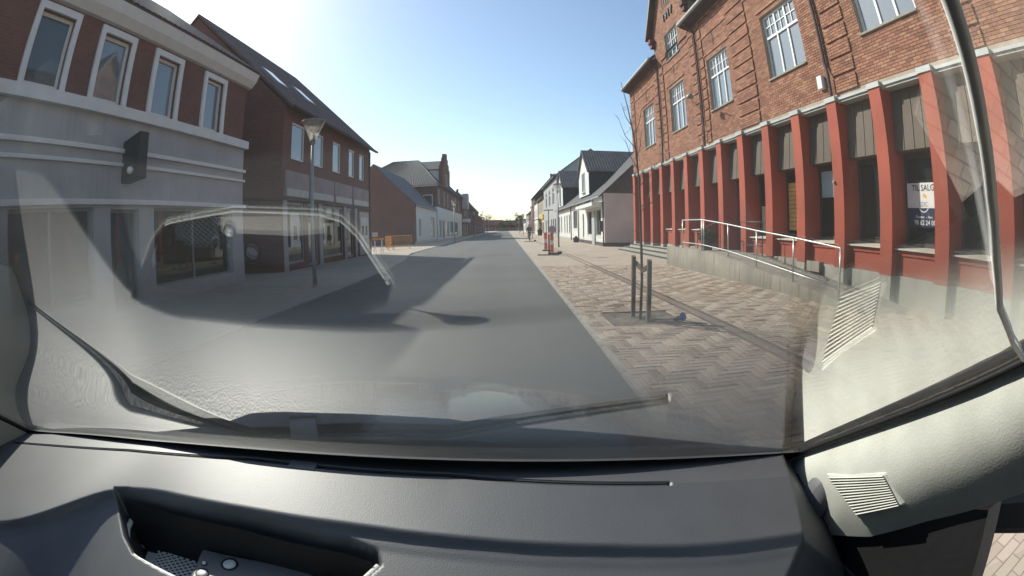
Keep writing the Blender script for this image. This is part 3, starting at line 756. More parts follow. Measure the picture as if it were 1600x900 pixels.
# ------------------------------------------------------------------ right side: white houses and the row beyond
def gable_house(name, label, s, X, y0, y1, eave, ridge, depth, wall, roofm, wins, group=None, base=None, wallmat2=None, chimney=None, overhang=.35, gable_low=None, winpane='pane', over_y=.15):
    """house with its ridge along the street; s=+1 on the right side of the street, -1 on the left"""
    H = thing(name, (X, (y0+y1)/2, 0), label, 'building' if eave > 5 else 'house', group)
    mb = MB(); ops = [w[:4] for w in wins]
    wall_x(mb, X, y0, y1, 0, eave, ops, .12*s)
    Xb, Xm = X+depth*s, X+depth*.5*s
    for y in (y0, y1):
        if gable_low and y == y0:
            mb.quad((X, y, 0), (Xb, y, 0), (Xb, y, eave), (X, y, eave))
        else:
            mb.poly([(X, y, 0), (Xb, y, 0), (Xb, y, eave), (Xm, y, ridge), (X, y, eave)])
    mb.quad((Xb, y0, 0), (Xb, y1, 0), (Xb, y1, eave), (Xb, y0, eave))
    mb.build('wall', M[wall], H)
    if gable_low:
        MB().prism([(X, y0-.03, eave), (Xb, y0-.03, eave), (Xm, y0-.03, ridge)], (0, .06, 0)).build('gable', M[gable_low], H)
    if base: MB().box(min(X-.03*s, X), max(X-.03*s, X), y0, y1, 0, .3).box(min(X, Xb), max(X, Xb), y0-.03, y0, 0, .3).build('plinth', M[base], H)
    k = (ridge-eave)/(depth*.5)
    mb = MB()
    for q in (0, 1):
        xe = X-overhang*s if q == 0 else Xb+overhang*s
        roof_sheet(mb, (xe, y0-over_y, eave-overhang*k+.12), (xe, y1+over_y, eave-overhang*k+.12), (Xm, y1+over_y, ridge+.12), (Xm, y0-over_y, ridge+.12), .25, .03)
    rf = mb.build('roof', M[roofm], H)
    MB().tube([(X-(overhang+.05)*s, y0, eave-overhang*k+.05), (X-(overhang+.05)*s, y1, eave-overhang*k+.05)], .06, 8).build('gutter', M['lamp_metal'], H)
    if chimney is not None:
        MB().box(Xm-.3, Xm+.3, chimney-.3, chimney+.3, ridge-.4, ridge+.75).box(Xm-.36, Xm+.36, chimney-.36, chimney+.36, ridge+.75, ridge+.87).build('chimney', M['brick_wall'], rf)
    for w in wins:
        kw = w[4] if len(w) > 4 else {}
        window_x(H, X+.06*s, s, w[0], w[1], w[2], w[3], **dict(dict(cols=2, pane=winpane, sillout=.1), **kw))
    return H
def dormer(H, s, X, y0, y1, z0, z1, apex, back, wall, side, roofm, win=True, front_in=0.0):
    """wall dormer whose gable faces the street"""
    yc = (y0+y1)/2; X0 = X+front_in*s
    MB().poly([(X0, y0, z0), (X0, y1, z0), (X0, y1, z1), (X0, yc, apex), (X0, y0, z1)]).build('dormer_front', M[wall], H)
    for ye in (y0, y1): MB().quad((X0, ye, z0), (back, ye, z0), (back, ye, z1), (X0, ye, z1)).build('dormer_side', M[side], H)
    mb = MB()
    for ye, q in ((y0, -1), (y1, 1)):
        yo = ye+.25*q; zo = z1-.25*(apex-z1)/(yc-y0)
        roof_sheet(mb, (X0-.2*s, yo, zo+.1), (back, yo, zo+.1), (back, yc, apex+.1), (X0-.2*s, yc, apex+.1), .25, .035)
    mb.build('dormer_roof', M[roofm], H)
    if win: window_x(H, X0-.065*s, s, yc-.75, yc+.75, z0+.35, z1+.1, cols=2, pane='pane', sillout=.12, name='dormer_window')
    MB().tube([(X0-.03*s, y0-.12, z1-.1), (X0-.03*s, y0-.12, z0)], .04, 6).build('downpipe', M['lamp_metal'], H)

W1 = gable_house('white_house', 'white house with lilac gable wall, shopfront and tall tiled dormer beside the red building', 1, 7.1, 33.0, 44.8, 3.95, 8.5, 10.0, 'render_w', 'slate',
    [(34.3, 36.3, .75, 2.85, dict(cols=1, fr=.1, frame='trim', pane='pane_dark')), (37.8, 40.3, .75, 2.85, dict(cols=1, fr=.1, frame='trim', pane='pane_dark')), (42.0, 42.8, .5, 2.7, dict(cols=1, pane='pane_dark'))], base='dark_wood', gable_low='dark_wood', over_y=.05)
MB().box(7.16, 17, 32.975, 32.998, .3, 3.94).build('gable_render', M['render_lilac'], W1)
MB().box(7.0, 7.2, 36.45, 37.65, .03, 2.75).build('shop_door', M['render_g'], W1)
MB().box(6.2, 7.1, 33.2, 41.2, 3.0, 3.28).build('shop_canopy', M['white_pt'], W1, bevel=.02)
MB().box(6.9, 7.1, 37.0, 41.0, 3.5, 3.9).build('shop_fascia', M['render_g'], W1)
mb = MB()
for i in range(8):
    y = 40.6-i*.42; mb.box(6.86, 6.9, y-.3, y, 3.52+.05*(i % 2), 3.86)
mb.build('fascia_lettering', M['black'], W1)
MB().tube([(7.02, 33.1, 3.8), (7.02, 33.1, .05)], .05, 8).build('downpipe', M['dark_metal'], W1)
MB().box(6.85, 7.05, 33.5, 33.85, 1.1, 1.9).build('letter_box', M['dark_metal'], W1)
dormer(W1, 1, 7.1, 38.9, 44.5, 4.3, 6.35, 8.5, 13.2, 'render_w', 'slate', 'tile_dk')
W2 = gable_house('white_house', 'white house with narrow windows and tall dormer next to the shopfront house', 1, 7.1, 44.9, 63.6, 3.95, 8.0, 10.0, 'render_w', 'slate',
    [(46.2, 48.9, 1.3, 3.2), (51.5, 52.4, .8, 2.9, dict(cols=1)), (53.6, 54.5, .8, 2.9, dict(cols=1)), (55.8, 56.7, .8, 2.9, dict(cols=1)), (59.0, 60.0, .8, 2.9, dict(cols=1)), (61.3, 62.3, .8, 2.9, dict(cols=1))], base='trim')
dormer(W2, 1, 7.1, 57.4, 63.2, 4.2, 6.6, 8.9, 13.2, 'render_w', 'slate', 'tile_dk')
for py in (45.0, 50.2): MB().tube([(7.02, py, 3.8), (7.02, py, .05)], .05, 8).build('downpipe', M['dark_metal'], W2)
def tw(y, w, z0, z1, **k): return (y-w/2, y+w/2, z0, z1, k)
gable_house('grey_house', 'grey rendered two storey house with wide white upper windows', 1, 7.0, 63.8, 86, 8.9, 12.6, 10, 'render_g', 'slate',
    [tw(y, 2.9, 4.9, 7.6, cols=3, top=.3, tcols=1, trows=1, fr=.14) for y in (68.5, 74.5, 80.5)]+[tw(y, 1.6, .5, 2.8, cols=1, pane='pane_dark') for y in (66, 69, 72, 78, 82)])
Y1 = gable_house('cream_shop', 'cream shop house with yellow fascia sign and dark awning', 1, 7.0, 86.2, 101, 7.4, 11.2, 10, 'render_yel', 'slate',
    [tw(y, 1.6, 4.4, 6.6) for y in (88.5, 92, 95.5, 99)]+[tw(y, 2.4, .4, 2.6, cols=1, pane='pane_dark') for y in (88.5, 92, 95.5, 99)])
MB().box(6.8, 6.99, 87, 95, 3.2, 4.1).build('fascia_sign', M['yellow_sign'], Y1)
MB().hexa([(5.2, 93, 2.9), (7, 93, 3.3), (7, 101, 3.3), (5.2, 101, 2.9)], [(5.2, 93, 3.0), (7, 93, 3.5), (7, 101, 3.5), (5.2, 101, 3.0)]).build('awning', M['dark_metal'], Y1)
row = [('pale_house', 'narrow pale rendered house beyond the cream shop', 101.2, 113, 7.6, 11, 'render_w', 'tile_dk'),
       ('dark_gabled_house', 'tall dark roofed house standing above the row on the street side with the cyclist', 113.2, 128, 9.5, 15, 'brick_wall_b', 'slate'),
       ('pink_house', 'low rosy brick house far down the row past the dark roof', 128.2, 146, 6.2, 10, 'brick_wall', 'tile_red'),
       ('grey_end_house', 'pale grey house at the far end of the sunlit row', 146.2, 170, 6.5, 10.5, 'render_g', 'slate'),
       ('far_white_house', 'last little white house before the street bends', 172, 196, 4.2, 8, 'render_w', 'tile_brn')]
for nm, lb, a, b, ev, rd, wm, rm in row:
    n = int((b-a)/4)
    gable_house(nm, lb, 1, 7.0+random.uniform(-.2, .2), a, b, ev, rd, 10, wm, rm, [tw(a+(i+.5)*(b-a)/n, 1.5, 3.9, 5.7) for i in range(n) if ev > 6]+[tw(a+(i+.5)*(b-a)/n, 1.6, .6, 2.6, pane='pane_dark') for i in range(n)], chimney=(a+b)/2)
# aerial on the white house ridge
AE = thing('roof_aerial', (12.1, 37.2, 8.5), 'thin metal television aerial above the white house roof', 'aerial')
MB().tube([(10.2, 33.6, 7.4), (10.2, 33.6, 9.2)], .025, 6).tube([(9.4, 33.6, 9.1), (10.9, 33.6, 9.0)], .015, 6).tube([(9.5, 33.4, 9.1), (9.5, 33.8, 9.1)], .012, 6).tube([(10.6, 33.4, 9.02), (10.6, 33.8, 9.02)], .012, 6).build('mast', M['dark_metal'], AE)

# ------------------------------------------------------------------ left side
LX = -9.0
B1 = thing('shop_building', (LX, 6, 0), 'red brick shop with white cornice, white window frames and pale rendered ground floor', 'building')
b1w = [(y0, y1, 4.85, 6.6) for y0, y1 in ((-2.2, -.9), (.4, 1.75), (3.85, 5.0), (6.2, 7.2), (8.45, 9.1), (11.05, 12.0))]
b1w = [(-2.6, -1.3, 4.85, 6.6), (.2, 1.5, 4.85, 6.6), (3.85, 5.15, 4.85, 6.6), (6.15, 7.3, 4.85, 6.6), (8.4, 9.1, 4.85, 6.6), (11.0, 12.05, 4.85, 6.6)]
b1w = [(-3.0, -1.7, 4.9, 6.55), (.4, 1.6, 4.9, 6.55), (3.85, 5.05, 4.9, 6.55), (6.2, 7.3, 4.9, 6.55), (8.5, 9.55, 4.9, 6.55), (11.05, 12.05, 4.9, 6.55)]
mb = MB(); wall_x(mb, LX, -4, 13.58, 4.55, 7.0, b1w, -.15)
mb.poly([(LX, 13.58, 0), (-20, 13.58, 0), (-20, 13.58, 7), (-14.5, 13.58, 11.8), (LX, 13.58, 7)]); mb.quad((LX, -4, 0), (-20, -4, 0), (-20, -4, 7), (LX, -4, 7))
mb.build('wall', M['brick_wall'], B1)
b1s = [(-3.4, -.4, .4, 2.45), (.2, 3.2, .4, 2.45), (3.9, 6.6, .4, 2.45), (7.2, 8.3, .05, 2.4), (8.9, 12.9, .4, 2.45)]
mb = MB(); wall_x(mb, LX+.06, -4, 13.62, 0, 4.548, b1s, -.4); mb.quad((LX+.06, 13.62, 0), (-20, 13.62, 0), (-20, 13.62, 4.548), (LX+.06, 13.62, 4.548))
mb.build('ground_floor', M['render_g'], B1)
for a, b, c, d in b1s:
    window_x(B1, LX-.12, -1, a, b, c, d, cols=2 if b-a > 2 else 1, pane='pane_dark', frame='lamp_metal', sill=False, name='shop_window')
for z0, z1, o in ((4.55, 4.82, .16), (3.72, 3.82, .1), (3.4, 3.48, .08), (2.5, 2.62, .12)):
    MB().box(LX+.062, LX+.06+o, -4, 13.62+o*.5, z0, z1).build('string_course', M['white_pt'], B1)
MB().prism([(LX, -4, 6.8), (LX+.12, -4, 6.82), (LX+.3, -4, 7.02), (LX+.42, -4, 7.28), (LX, -4, 7.28)], (0, 17.75, 0)).build('cornice', M['white_pt'], B1)
for a, b, c, d in b1w:
    MB().box(LX+.002, LX+.07, a-.17, a-.001, c-.06, d+.17).box(LX+.002, LX+.07, b+.001, b+.17, c-.06, d+.17).box(LX+.002, LX+.07, a-.001, b+.001, d+.001, d+.17).build('window_surround', M['white_pt'], B1)
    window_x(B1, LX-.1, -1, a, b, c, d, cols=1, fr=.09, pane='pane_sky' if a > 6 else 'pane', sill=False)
mb = MB(); roof_sheet(mb, (LX+.42, -4, 7.35), (LX+.42, 13.7, 7.35), (-14.5, 13.7, 12), (-14.5, -4, 12), .25, .035)
roof_sheet(mb, (-20, -4, 7.2), (-20, 13.7, 7.2), (-14.5, 13.7, 12), (-14.5, -4, 12), .25, .035); r1 = mb.build('roof', M['tile_brn'], B1)
for y in (2.5, 6.0): MB().box(-11.2, -10.4, y, y+.8, 8.4, 9.25).build('roof_vent', M['trim'], r1)
PS = thing('projecting_wall_box', (LX+.4, 8.0, 3.6), 'black box lantern jutting from the pale shop wall', 'lantern')
MB().hexa([(LX+.06, 7.55, 3.0), (LX+.75, 7.55, 3.05), (LX+.75, 7.9, 3.05), (LX+.06, 7.9, 3.0)], [(LX+.06, 7.55, 4.0), (LX+.75, 7.55, 4.15), (LX+.75, 7.9, 4.15), (LX+.06, 7.9, 4.0)]).build('housing', M['black'], PS, bevel=.02)
MB().lathe((LX+.5, 7.5, 3.25), [(0, -.09), (.07, -.07), (.1, 0), (.07, .07), (0, .09)], 12).build('lens', M['white_refl'], PS, smooth=True)

B2 = thing('brick_house', (LX, 23, 0), 'dark red brick house with two skylights and five tall upper windows', 'house')
b2w = [(17.6, 19.0, 4.75, 6.4), (20.05, 21.35, 4.75, 6.4), (22.6, 23.85, 4.75, 6.4), (25.2, 26.3, 4.75, 6.4), (27.2, 28.25, 4.75, 6.4)]
Y0, Y1_ = 16.8, 29.4
b2s = [(17.2, 19.0, .3, 2.9), (19.4, 20.6, .1, 2.9), (21.2, 24.2, .3, 2.9), (24.6, 26.0, .1, 2.9)]
mb = MB(); wall_x(mb, LX, Y0, Y1_, 0, 7.05, b2w+b2s, -.14)
for y in (Y0, Y1_): mb.poly([(LX, y, 0), (-21, y, 0), (-21, y, 7), (-15.1, y, 13.0), (LX, y, 7)])
mb.build('wall', M['brick_wall'], B2)
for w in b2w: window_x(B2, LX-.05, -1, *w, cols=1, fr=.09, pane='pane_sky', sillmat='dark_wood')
for w in b2s: window_x(B2, LX-.06, -1, *w, cols=1, fr=.1, pane='pane_dark', frame='lamp_metal', sill=False, name='shop_window')
mb = MB()
roof_sheet(mb, (LX+.45, Y0-.1, 6.85), (LX+.45, Y1_+.2, 6.85), (-15.1, Y1_+.2, 13.2), (-15.1, Y0-.1, 13.2), .25, .035); roof_sheet(mb, (-21.4, Y0-.1, 6.7), (-21.4, Y1_+.2, 6.7), (-15.1, Y1_+.2, 13.2), (-15.1, Y0-.1, 13.2), .25, .035)
r2 = mb.build('roof', M['tile_brn'], B2)
MB().tube([(LX+.5, Y0, 6.82), (LX+.5, Y1_+.2, 6.82)], .07, 8).build('gutter', M['dark_wood'], B2)
MB().box(LX+.01, LX+.1, Y1_-.2, Y1_-.1, 0, 6.8).build('downpipe', M['dark_wood'], B2)
sl = (13.2-6.85)/(-15.1-(LX+.45)); 
def on_roof(x, y, h): return (x+.7*h, y, 6.85+(x-(LX+.45))*sl+.7*h)
for a in (18.0, 21.5):
    sk = MB().hexa([on_roof(-10.2, a, .02), on_roof(-10.2, a+1.1, .02), on_roof(-11.3, a+1.1, .02), on_roof(-11.3, a, .02)], [on_roof(-10.2, a, .14), on_roof(-10.2, a+1.1, .14), on_roof(-11.3, a+1.1, .14), on_roof(-11.3, a, .14)]).build('skylight', M['lamp_metal'], r2)
    MB().quad(on_roof(-10.28, a+.08, .145), on_roof(-10.28, a+1.02, .145), on_roof(-11.22, a+1.02, .145), on_roof(-11.22, a+.08, .145)).build('pane', M['pane_sky'], sk)
MB().box(LX+.002, LX+.1, Y0, Y1_, 2.95, 3.05).build('fascia_rail', M['dark_wood'], B2)
for a, b in ((17.0, 19.4), (19.6, 22.6), (22.8, 25.6), (25.8, 28.9)):
    f = MB().box(LX+.002, LX+.09, a, b, 3.1, 4.2).build('fascia_panel', M['fascia'], B2)
    MB().box(LX+.092, LX+.1, a+.1, b-.1, 3.15, 3.45).build('fascia_stripe', M['trim'], f)
pd = MB().box(LX+.002, LX+.07, 27.0, 28.9, .1, 2.75).build('notice_board', M['render_g'], B2)
MB().box(LX+.072, LX+.08, 27.2, 28.7, 1.1, 2.4).build('notice', M['poster'], pd)
for a in (27.35, 28.1): MB().box(LX+.082, LX+.086, a, a+.42, 1.3, 1.9).build('notice_print', M['dark_metal'], pd)
pn = MB().box(LX-.03, LX-.02, 17.6, 18.5, 1.0, 2.4).build('window_notice', M['poster'], B2)
MB().box(LX-.018, LX-.014, 17.9, 18.25, 1.3, 1.9).build('notice_print', M['dark_metal'], pn)
for a in (16.85, 20.7, 24.3, 26.2):
    MB().box(LX+.002, LX+.05, a, a+.35, .02, 2.94).build('pier', M['render_g'], B2)

# red gable house with the white shopfront
B3 = gable_house('gable_house', 'windowless red brick gable with a low white shopfront round the corner', -1, -10.0, 49.5, 65.4, 4.45, 9.1, 9.4, 'render_w', 'tile_dk',
    [(52.2, 53.4, .8, 2.9, dict(cols=1, pane='pane')), (60.5, 63.6, .5, 3.3, dict(cols=2, pane='pane'))], base='trim', over_y=.05, overhang=.2)
MB().poly([(-9.98, 49.47, 0), (-19.4, 49.47, 0), (-19.4, 49.47, 4.45), (-14.7, 49.47, 9.15), (-9.98, 49.47, 4.6)]).quad((-9.98, 49.47, 4.6), (-9.98, 49.47, 0), (-9.98, 50.3, 0), (-9.98, 50.3, 4.5)).build('gable_brick', M['brick_wall'], B3)
# corner building with hipped roof and stepped tower gable
B4 = thing('corner_building', (-10, 80, 0), 'red brick corner building with slate hip roof, stepped gable and white ground floor', 'building')
w4 = [tw(y, 1.5, 5.5, 7.6) for y in (68.5, 74.5, 79, 85, 91, 97)]
mb = MB(); wall_x(mb, -10, 66, 102, 4.9, 8.5, [w[:4] for w in w4], -.14); mb.quad((-10, 66, 0), (-26, 66, 0), (-26, 66, 8.2), (-10, 66, 8.2)); mb.quad((-10, 102, 0), (-26, 102, 0), (-26, 102, 8.5), (-10, 102, 8.5))
mb.build('wall', M['brick_wall'], B4)
g4 = [(67, 70, .4, 3.0), (71, 73.5, .1, 3.0), (75, 79, .4, 3.0), (81, 86, .4, 3.0), (88, 94, .4, 3.0)]
mb = MB(); wall_x(mb, -9.9, 65.95, 102, 0, 4.9, g4, -.3); mb.quad((-9.9, 65.95, 0), (-26, 65.95, 0), (-26, 65.95, 4.9), (-9.9, 65.95, 4.9)); mb.quad((-9.9, 65.95, 4.9), (-10.1, 65.95, 4.9), (-10.1, 102, 4.9), (-9.9, 102, 4.9))
mb.build('ground_floor', M['render_w'], B4)
for w in g4: window_x(B4, -10.0, -1, *w, cols=2, pane='pane_dark', sill=False, name='shop_window')
for w in w4: window_x(B4, -10.05, -1, *w[:4], cols=2, pane='pane')
fw = MB().box(-12.0, -10.6, 65.9, 65.99, 4.95, 6.7).build('window', M['white_pt'], B4)
MB().box(-11.9, -10.7, 65.89, 65.898, 5.05, 6.6).build('pane', M['pane'], fw)
mb = MB()
roof_sheet(mb, (-9.6, 65.6, 7.9), (-26, 65.6, 7.9), (-18.5, 74, 13.2), (-14.2, 74, 13.2), .3, .03)
roof_sheet(mb, (-9.6, 65.6, 8.1), (-9.6, 102, 8.4), (-14.2, 100, 13.2), (-14.2, 74, 13.2), .3, .03); mb.quad((-26, 65.6, 8), (-26, 102, 8), (-18.5, 100, 13.2), (-18.5, 74, 13.2)); mb.quad((-18.5, 74, 13.2), (-14.2, 74, 13.2), (-14.2, 100, 13.2), (-18.5, 100, 13.2))
mb.build('roof', M['slate'], B4)
ty0, ty1 = 72.5, 81.5
mb = MB().box(-10.02, -9.95, ty0, ty1, 8.3, 11.2)
for k, (ins, z) in enumerate(((0, 11.2), (1.3, 12.0), (2.6, 12.8), (3.7, 13.6))):
    mb.box(-10.6, -9.94, ty0+ins, ty1-ins, z, z+.8)
mb.box(-10.6, -10.02, ty0, ty0+.3, 8.3, 11.2)
tg = mb.build('stepped_gable', M['brick_wall'], B4)
window_x(B4, -9.93, -1, 76, 78, 9.0, 10.8, cols=2, pane='pane')
MB().box(-14.5, -10.6, ty0+.4, ty1-.4, 8.6, 11.4).build('dormer_body', M['render_w'], B4)
mb = MB(); yc = (ty0+ty1)/2
for ye in (ty0, ty1): roof_sheet(mb, (-10.6, ye, 11.3), (-16, ye, 11.3), (-16, yc, 13.3), (-10.6, yc, 13.3), .3, .03)
mb.build('dormer_roof', M['slate'], B4)
# row further off on the left
B5 = gable_house('balcony_building', 'red brick building with striped balcony front past the corner building', -1, -9.8, 102.3, 121, 8.6, 11.5, 12, 'brick_wall_b', 'tile_dk', [tw(y, 1.6, 4.8, 7) for y in (108, 112, 116)]+[tw(y, 2.5, .5, 2.8, pane='pane_dark') for y in (106, 111, 116)])
MB().box(-9.8, -8.6, 102.6, 106.5, 6.2, 9.6).build('balcony', M['render_lilac'], B5); MB().box(-9.8, -8.4, 102.6, 107.5, 3.2, 3.9).build('canopy', M['render_w'], B5)
rowl = [('low_brick_house', 'low dark red brick house past the striped balcony', 121.3, 140, 6.2, 9, 'brick_wall', 'tile_brn'),
        ('green_gable_house', 'house with greenish pointed gable above the low brick row', 140.5, 160, 7.5, 13.5, 'brick_wall_b', 'roof_green'),
        ('brown_house', 'brown brick house behind the far street lamps', 160.5, 182, 6, 9.5, 'brick_wall_b', 'tile_brn'),
        ('far_brick_house', 'farthest brick house on the shaded side of the street', 183, 215, 5.5, 8.5, 'brick_wall', 'tile_red')]
for nm, lb, a, b, ev, rd, wm, rm in rowl:
    n = int((b-a)/5)
    gable_house(nm, lb, -1, -9.9+random.uniform(-.3, .3), a, b, ev, rd, 11, wm, rm, [tw(a+(i+.5)*(b-a)/n, 1.6, .7, 2.7, pane='pane_dark') for i in range(n)], chimney=a+3)
# houses closing the street where it bends
for i, (x0, x1, y, ev, rd, wm, rm, lb) in enumerate([(-30, -3.2, 392, 5.5, 9.5, 'brick_wall', 'tile_red', 'red brick house closing the view on the shaded side of the bend'),
        (-4, 9.5, 398, 5.2, 9.0, 'brick_wall_b', 'tile_brn', 'brown brick house closing the view straight down the street'),
        (7.5, 30, 388, 6.0, 10, 'brick_wall', 'tile_red', 'red brick house closing the view behind the sunlit row')]):
    h = thing('end_house', ((x0+x1)/2, y, 0), lb, 'house', 'houses closing the street')
    MB().box(x0, x1, y, y+9, 0, ev).build('wall', M[wm], h)
    mb = MB(); roof_sheet(mb, (x0-.3, y-.4, ev-.2), (x1+.3, y-.4, ev-.2), (x1+.3, y+4.5, rd), (x0-.3, y+4.5, rd), .3, .03); roof_sheet(mb, (x0-.3, y+9.4, ev-.2), (x1+.3, y+9.4, ev-.2), (x1+.3, y+4.5, rd), (x0-.3, y+4.5, rd), .3, .03)
    mb.build('roof', M[rm], h)
    for k in range(int((x1-x0)/2.6)):
        xx = x0+1.2+k*2.6; wq = MB().box(xx, xx+1.2, y-.04, y-.002, 1.0, 2.6).build('window', M['white_pt'], h); MB().box(xx+.1, xx+1.1, y-.05, y-.042, 1.1, 2.5).build('pane', M['pane'], wq)
# bare and budding trees far off
def far_tree(x, y, h, lb, leafy, seed):
    rr = random.Random(seed); t = thing('street_tree', (x, y, 0), lb, 'tree', 'far trees')
    MB().tube([(x, y, 0), (x+.1, y, h*.4), (x, y, h*.75)], [.16, .11, .05], 7).build('trunk', M['bark'], t)
    mb = MB()
    for i in range(26):
        a, e = rr.uniform(0, 6.28), rr.uniform(.3, 1.2); z0 = h*rr.uniform(.35, .7); L = h*rr.uniform(.2, .38)
        q = Vector((x+L*math.cos(a)*math.cos(e), y+L*math.sin(a)*math.cos(e), z0+L*math.sin(e))); mb.tube([(x, y, z0), q], [.035, .012], 5, False)
        for k in range(5):
            d = Vector((rr.uniform(-1, 1), rr.uniform(-1, 1), rr.uniform(-.2, 1))).normalized()*h*.12; mb.tube([q, q+d], [.014, .006], 4, False)
            for m in range(14 if leafy else 3):
                p = q+d*rr.random()+Vector((rr.gauss(0, .2), rr.gauss(0, .2), rr.gauss(0, .2))); u = Vector((rr.uniform(-1, 1), rr.uniform(-1, 1), rr.uniform(-1, 1)))*.12; w = u.orthogonal()*.6; mb.quad(p-u, p+w, p+u, p-w)
    mb.build('crown', M['green_far' if leafy else 'twig_far'], t)
far_tree(-7.6, 176, 8.5, 'bare round tree rising beside the far brick houses', False, 1)
far_tree(6.2, 214, 9, 'small budding tree by the far end of the sunlit row', True, 2)
far_tree(-9.5, 300, 9, 'tall bare tree before the roofs that close the street', False, 4)
far_tree(1.5, 380, 10, 'leafy tree in the middle of the view where the road ends', True, 5)
far_tree(9.5, 340, 11, 'leafy tree past the last little white house', True, 6)
far_tree(-4.5, 384, 8, 'low leafy tree left of the road end roofs', True, 7)
far_tree(-15, 240, 10, 'tree behind the last shaded roofs at the bend', True, 3)

# ------------------------------------------------------------------ street furniture
def make_lamp(label):
    t = thing('street_lamp', (0, 0, 0), label, 'street lamp', 'street lamps with cone hoods')
    MB().tube([(0, 0, 0), (0, 0, .9), (0, 0, 3.86)], [.062, .055, .045], 12).build('post', M['lamp_metal'], t, smooth=True)
    MB().lathe((0, 0, 0), [(.062, 0), (.09, 0), (.09, .03), (.062, .05)], 14).build('base_ring', M['lamp_metal'], t)
    MB().lathe((0, 0, 3.86), [(.045, -.02), (.07, 0), (.075, .12), (.05, .14), (.03, .3), (0, .31)], 14).build('holder', M['lamp_metal'], t, smooth=True)
    MB().lathe((0, 0, 3.9), [(.075, 0), (.12, .12), (.2, .32), (.29, .5), (.325, .58)], 28).build('hood', M['lamp_glass'], t, smooth=True)
    MB().lathe((0, 0, 4.48), [(.0, .07), (.2, .06), (.345, .02), (.345, -.015), (.325, -.015), (0, .03)], 28).build('cap', M['lamp_metal'], t, smooth=True)
    return t
lamp0 = make_lamp('street lamp standing before the dark brick house with skylights')
lamp0.location = (-5.15, 11.4, PZ)
for x, y, lb in ((-5.6, 49.4, 'street lamp beside the low white shopfront'), (-5.7, 81, 'street lamp before the stepped gable building'), (-5.8, 116, 'street lamp by the striped balcony'), (-5.9, 150, 'farthest street lamp on the shaded side'),
                 (3.63, 32.4, 'street lamp on the sunlit pavement before the white house'), (3.6, 66, 'street lamp before the grey two storey house'), (3.6, 100, 'street lamp by the cream shop'), (3.6, 136, 'farthest street lamp on the sunlit side')):
    copy_tree(lamp0, (x, y, PZ), lb)
# young tree with stakes
TB = Vector((1.93, 6.42, PZ-.01))
YT = thing('young_tree', TB, 'bare thin young street tree tied between two stakes', 'tree')
trunk = [TB, TB+Vector((.01, 0, .6)), TB+Vector((0, .02, 1.3)), TB+Vector((-.015, 0, 2.0)), TB+Vector((-.05, .02, 2.6)), TB+Vector((-.12, .03, 3.1)), TB+Vector((-.2, .05, 3.55))]
MB().tube(trunk, [.024, .021, .019, .016, .012, .008, .004], 8).build('trunk', M['bark'], YT, smooth=True)
mb = MB()
for z0, dx, dy, dz, ln in ((1.55, .2, .05, .45, 1), (1.75, -.18, .1, .3, 1), (1.95, .26, -.1, .35, 1), (2.2, -.2, -.1, .42, 1), (2.35, .15, .15, .5, 1), (2.5, -.22, .1, .5, 1), (2.7, .12, -.1, .4, 1), (1.25, -.1, -.05, .05, 1), (1.9, .1, .2, .3, 1), (1.65, .28, .0, .12, 1), (2.85, -.14, 0, .35, 1)):
    zz = [(p.z-TB.z) for p in trunk]; k = float(np.interp(z0, zz, [p.x for p in trunk])); ky = float(np.interp(z0, zz, [p.y for p in trunk]))
    a = Vector((k, ky, TB.z+z0)); b = a+Vector((dx*.6, dy*.6, dz*.4)); c = a+Vector((dx, dy, dz))
    mb.tube([a, b, c], [.007, .005, .0025], 5)
    for q in range(3):
        p = b.lerp(c, random.random()); mb.tube([p, p+Vector((random.uniform(-.1, .1), random.uniform(-.1, .1), random.uniform(.02, .14)))], [.003, .0015], 4)
mb.build('crown', M['bark'], YT)
TS = thing('tree_stakes', (1.93, 6.42, 0), 'two square wooden stakes with cross ties holding the young tree', 'stakes')
for sx, sy, hh in ((1.88, 6.66, .93), (1.985, 6.2, .9)):
    MB().hexa([(sx-.03, sy-.03, -.02), (sx+.03, sy-.03, -.02), (sx+.03, sy+.03, -.02), (sx-.03, sy+.03, -.02)], [(sx-.03, sy-.03, hh), (sx+.03, sy-.03, hh), (sx+.03, sy+.03, hh+.02), (sx-.03, sy+.03, hh+.02)]).build('stake', M['wood'], TS, bevel=.004)
MB().hexa([(1.90, 6.64, .80), (1.93, 6.43, .72), (1.96, 6.45, .72), (1.93, 6.66, .80)], [(1.90, 6.64, .87), (1.93, 6.43, .79), (1.96, 6.45, .79), (1.93, 6.66, .87)]).build('tie', M['wood'], TS)
MB().hexa([(1.91, 6.40, .70), (1.97, 6.22, .78), (2.0, 6.24, .78), (1.94, 6.42, .70)], [(1.91, 6.40, .77), (1.97, 6.22, .85), (2.0, 6.24, .85), (1.94, 6.42, .77)]).build('tie', M['wood'], TS)
